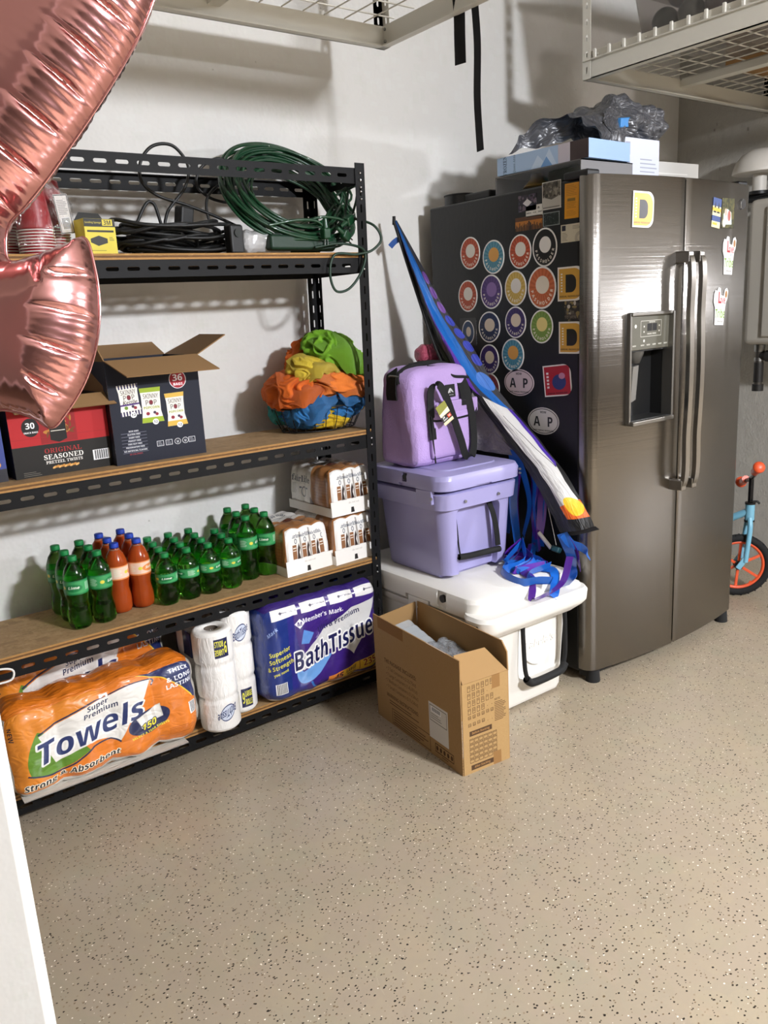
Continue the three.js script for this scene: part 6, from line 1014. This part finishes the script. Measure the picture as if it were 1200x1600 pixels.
// ---------- balance bike behind the refrigerator ----------
{
  const b = thing('balance_bike', 'light blue child balance bike with orange wheels and grips', 'bike', null, [3.3, 0, -1.865], -1.42);
  // local +x points to the front of the bike
  const blue = phy(0x78b4cc, 0.35, 0, { clearcoat: 0.5 }), org = phy(0xe2562b, 0.4, 0, { clearcoat: 0.3 }), R = 0.142;
  const wheel = (x) => {
    const w = new THREE.Group(); w.name = 'wheel'; b.add(w); w.position.set(x, R, 0);
    const tire = new THREE.TorusGeometry(R - 0.017, 0.017, 14, 56), p = tire.attributes.position;
    part('tire', tire, std(0x141414, 0.85), w);
    for (let i = 0; i < 56; i++) { const a = (i / 56) * 6.2832; part('tread_block', at(bx(0.004, 0.006, 0.012), (R - 0.0035) * Math.cos(a), (R - 0.0035) * Math.sin(a), i % 2 ? 0.009 : -0.009, 0, 0, a), M.rubber, w); }
    part('rim', new THREE.TorusGeometry(R - 0.036, 0.0085, 8, 48), org, w);
    for (let i = 0; i < 6; i++) { const a = (i / 6) * 6.2832 + 0.45; part('spoke', at(bx(R - 0.045, 0.012, 0.008, 0.002), ((R - 0.04) / 2) * Math.cos(a), ((R - 0.04) / 2) * Math.sin(a), 0, 0, 0, a), org, w); }
    part('hub', at(cy(0.019, 0.019, 0.03, 20), 0, 0, 0, Math.PI / 2), M.black, w); part('axle_bolt', at(cy(0.008, 0.008, 0.07, 6), 0, 0, 0, Math.PI / 2), M.zinc, w); part('valve', at(cy(0.003, 0.003, 0.022, 8), 0.05, -0.085, 0, 0, 0, -0.5), org, w);
    return w;
  };
  const steer = 0.62; wheel(0).rotation.y = steer; wheel(-0.52);
  // fork, stem and bar turn with the front wheel
  const tiltBar = (g) => g.translate(0, -0.538, 0).rotateX(-0.42).translate(0, 0.538, 0);
  const front = (name, geo, m) => { part(name, geo, m, b).rotation.y = steer; };
  for (const s of [-1, 1]) front('fork_leg', tube([[0.036, 0.36, s * 0.012], [0.034, 0.32, s * 0.03], [0.024, 0.21, s * 0.034], [0.02, 0.165, s * 0.034]], 0.0115, 24, 10), blue);
  for (const s of [-1, 1]) front('dropout', at(bx(0.024, 0.06, 0.006, 0.002), 0.006, 0.16, s * 0.036, 0, 0, -0.6), blue);
  front('head_tube', at(cy(0.02, 0.02, 0.078, 20), 0.037, 0.385, 0), blue);
  for (const y of [0.346, 0.425]) front('headset_ring', at(cy(0.022, 0.022, 0.008, 20), 0.037, y, 0), M.black);
  front('handlebar_stem', at(cy(0.011, 0.011, 0.12, 16), 0.037, 0.48, 0), phy(0x18181a, 0.25, 0.4));
  front('clamp_lever', tube([[0.04, 0.437, 0.022], [0.06, 0.437, 0.026], [0.068, 0.428, 0.026]], 0.005, 10, 7), M.black);
  front('handlebar', tiltBar(tube([[0.03, 0.55, -0.13], [0.036, 0.54, -0.05], [0.037, 0.538, 0], [0.036, 0.54, 0.05], [0.03, 0.55, 0.13]], 0.009, 24, 10)), phy(0x55555a, 0.3, 0.6));
  for (const s of [-1, 1]) front('grip', tiltBar(merge([at(cy(0.0165, 0.0165, 0.07, 18), 0.032, 0.548, s * 0.105, Math.PI / 2), at(new THREE.SphereGeometry(0.025, 18, 12).scale(1, 1, 0.6), 0.03, 0.551, s * 0.145)])), org);
  part('down_tube', tube([[0.02, 0.385, -0.02], [-0.12, 0.31, 0], [-0.3, 0.22, 0], [-0.42, 0.2, 0]], 0.016, 24, 12), blue, b);
  for (const s of [-1, 1]) part('chain_stay', tube([[-0.4, 0.2, s * 0.01], [-0.46, 0.18, s * 0.034], [-0.52, R, s * 0.036]], 0.009, 16, 8), blue, b);
  part('seat_post', tube([[-0.4, 0.2, 0], [-0.42, 0.34, 0]], 0.011, 6, 10), blue, b);
  part('saddle', pillow(0.2, 0.045, 0.11, 0.02, [14, 6, 10], (v) => { v.z *= 1 - 0.55 * Math.max(0, v.x * 8); }), M.black, b, [-0.41, 0.36, 0]);
  b.position.set(3.325, 0, -1.885);
}

// ---------- wall unit, vent and pipes ----------
{
  const wu = thing('wall_heater', 'beige wall-mounted water heater cabinet on the grey wall', 'water heater', null, [0, 0, 0]);
  const be = phy(0xb3aea3, 0.45, 0, { clearcoat: 0.2 });
  part('cabinet', bb(3.64, RX - 0.002, 1.1, 1.705, -2.06, -1.5, 0.02), be, wu);
  part('cover', bb(3.598, 3.652, 1.09, 1.715, -2.075, -1.48, 0.026), be, wu);
  part('cover_panel', bb(3.586, 3.602, 1.125, 1.68, -1.985, -1.53, 0.012), be, wu);
  part('label', bb(3.585, 3.5865, 1.16, 1.2, -1.9, -1.86), std(0x3a3732, 0.6), wu);
  const pp = thing('pipe_valve', 'dark pipe valve hanging below the wall heater', 'pipe', null, [3.68, 0, -2.035]);
  part('riser', at(cy(0.018, 0.018, 0.22, 16), 0, 0.99, 0), std(0x55504a, 0.4, 0.6), pp);
  for (const [y, r, h] of [[1.07, 0.024, 0.03], [1.02, 0.022, 0.016], [0.96, 0.021, 0.09], [0.89, 0.025, 0.03]]) part('fitting', at(cy(r, r, h, 18), 0, y, 0), y > 1 ? M.zinc : std(0x2c2a28, 0.5, 0.4), pp);
  part('branch', at(cy(0.02, 0.02, 0.3, 16), 0, 1.035, 0.16, Math.PI / 2), std(0x2c2a28, 0.5, 0.3), pp);
  part('branch_collar', at(cy(0.026, 0.026, 0.03, 16), 0, 1.035, 0.05, Math.PI / 2), std(0x3a3836, 0.5, 0.3), pp);
  const ve = thing('vent_elbow', 'white domed vent elbow on the wall above the heater', 'vent', null, [3.74, 1.8, -2.11]);
  part('dome', lathe([[0.0, 0.142], [0.04, 0.137], [0.075, 0.12], [0.102, 0.09], [0.115, 0.055], [0.118, 0.04], [0.112, 0.036], [0, 0.036]], 36), phy(0xcfcac0, 0.5, 0), ve);
  part('stem', at(cy(0.03, 0.03, 0.1, 20), 0, 0, 0), phy(0xcfcac0, 0.5, 0), ve); part('collar', at(cy(0.042, 0.042, 0.014, 20), 0, -0.045, 0), M.black, ve);
  const ho = thing('hose_pair', 'black hoses running along the wall above the heater', 'hose');
  part('hose', tube([[3.72, 1.76, -2.3], [3.74, 1.745, -2.1], [3.74, 1.78, -1.95], [3.74, 1.83, -1.8]], 0.009, 30, 8), M.rubber, ho); part('hose', tube([[3.72, 1.735, -2.3], [3.75, 1.728, -2.1], [3.75, 1.745, -1.95], [3.75, 1.76, -1.8]], 0.011, 30, 8), M.rubber, ho);
}

// ---------- rose gold foil number balloon ----------
{
  const S = 1.1 / 1280;
  const raw = [[262, -70], [244, -5], [222, 50], [190, 108], [152, 168], [112, 226], [72, 282], [38, 324], [14, 350], [8, 384], [14, 408], [60, 398], [108, 380], [130, 371], [145, 415], [152, 470], [147, 535], [127, 598], [96, 648], [76, 668], [46, 652], [0, 640], [-80, 650], [-190, 650], [-250, 640], [-270, 560], [-276, 470], [-262, 380], [-225, 300], [-170, 210], [-120, 120], [-90, 40], [-80, -40], [-60, -110], [0, -150], [100, -160], [200, -130]];
  const out = new THREE.CatmullRomCurve3(raw.map(([x, y]) => V(x * S, -(y - 330) * S, 0)), true, 'centripetal').getPoints(420);
  let acc = 0; const arc = out.map((p, i) => (i ? (acc += p.distanceTo(out[i - 1])) : 0));
  const inside = (x, y) => { let c = false; for (let i = 0, j = out.length - 1; i < out.length; j = i++) if (out[i].y > y !== out[j].y > y && x < ((out[j].x - out[i].x) * (y - out[i].y)) / (out[j].y - out[i].y) + out[i].x) c = !c; return c; };
  const near = (x, y) => { let b = 1e9, k = 0, bx0 = 0, by0 = 0, bs = 0; for (let i = 0; i < out.length - 1; i++) { const a = out[i], c = out[i + 1], dx = c.x - a.x, dy = c.y - a.y, t = clamp(((x - a.x) * dx + (y - a.y) * dy) / (dx * dx + dy * dy + 1e-12), 0, 1), px = a.x + t * dx, py = a.y + t * dy, d = (x - px) ** 2 + (y - py) ** 2; if (d < b) { b = d; bx0 = px; by0 = py; bs = lerp(arc[i], arc[i + 1], t); } } return [Math.sqrt(b), bx0, by0, bs]; };
  const st = 0.0042, x0 = -0.255, x1 = 0.24, y0 = -0.31, y1 = 0.44, nx = Math.ceil((x1 - x0) / st), ny = Math.ceil((y1 - y0) / st), idm = new Int32Array((nx + 1) * (ny + 1)).fill(-1), P = [];
  const ins = new Uint8Array((nx + 1) * (ny + 1)); for (let j = 0; j <= ny; j++) for (let i = 0; i <= nx; i++) ins[j * (nx + 1) + i] = inside(x0 + i * st, y0 + j * st) ? 1 : 0;
  const cell = (i, j) => ins[j * (nx + 1) + i] || ins[j * (nx + 1) + i + 1] || ins[(j + 1) * (nx + 1) + i] || ins[(j + 1) * (nx + 1) + i + 1];
  const RM = 0.085, id = (i, j) => { const k = j * (nx + 1) + i; if (idm[k] < 0) { const x = x0 + i * st, y = y0 + j * st, [d0, px, py, s] = near(x, y), d = ins[k] ? d0 : 0; const q = Math.min(d / RM, 1); let h = 0.072 * Math.pow(1 - (1 - q) ** 2, 0.62);
      const edge = Math.exp(-d / 0.028), fine = Math.sin(s * 520 + 2 * noise(s * 60, 0, 0)) * 0.0012, deep = Math.pow(Math.max(0, Math.cos(s * 6.2832 / 0.058 + 1.2 * noise(s * 9, 1, 0))), 14) * 0.012 * Math.exp(-(((d - 0.03) / 0.03) ** 2));
      if (d > 0) h = Math.max(0.0005, h + fine * edge * 1.2 - deep + 0.004 * noise(x * 30, y * 30, 4) * edge);
      idm[k] = P.length; P.push(ins[k] ? [x, y, h] : [px, py, 0]); } return idm[k]; };
  const idx = []; for (let j = 0; j < ny; j++) for (let i = 0; i < nx; i++) if (cell(i, j)) { const a = id(i, j), b = id(i + 1, j), c = id(i, j + 1), d = id(i + 1, j + 1); idx.push(a, b, c, b, d, c); }
  const half = (s) => { const g = new THREE.BufferGeometry(); g.setAttribute('position', new THREE.Float32BufferAttribute(P.flatMap(([x, y, z]) => [x, y, z * s]), 3)); g.setAttribute('uv', new THREE.Float32BufferAttribute(P.flatMap(([x, y]) => [x * 3, y * 3]), 2)); g.setIndex(s > 0 ? idx.slice() : idx.slice().reverse()); g.computeVertexNormals(); return g; };
  const foil = std(0xdc9f9e, 0.17, 1, {});
  const bl = thing('foil_balloon', 'rose gold foil number balloon floating in the foreground', 'balloon', null, [0.2948, 1.4884, -1.2357]);
  bl.rotation.order = 'YXZ'; bl.rotation.set(-0.22, -0.6, -0.057);
  part('front_foil', half(1), foil, bl); part('back_foil', half(-1), foil, bl);
  const rim = out.filter((_, i) => i % 3 === 0).map((p) => p.clone());
  part('seam', new THREE.TubeGeometry(new THREE.CatmullRomCurve3(rim, true), 420, 0.0022, 5, true), foil, bl);
}

renderer.render(scene, camera);
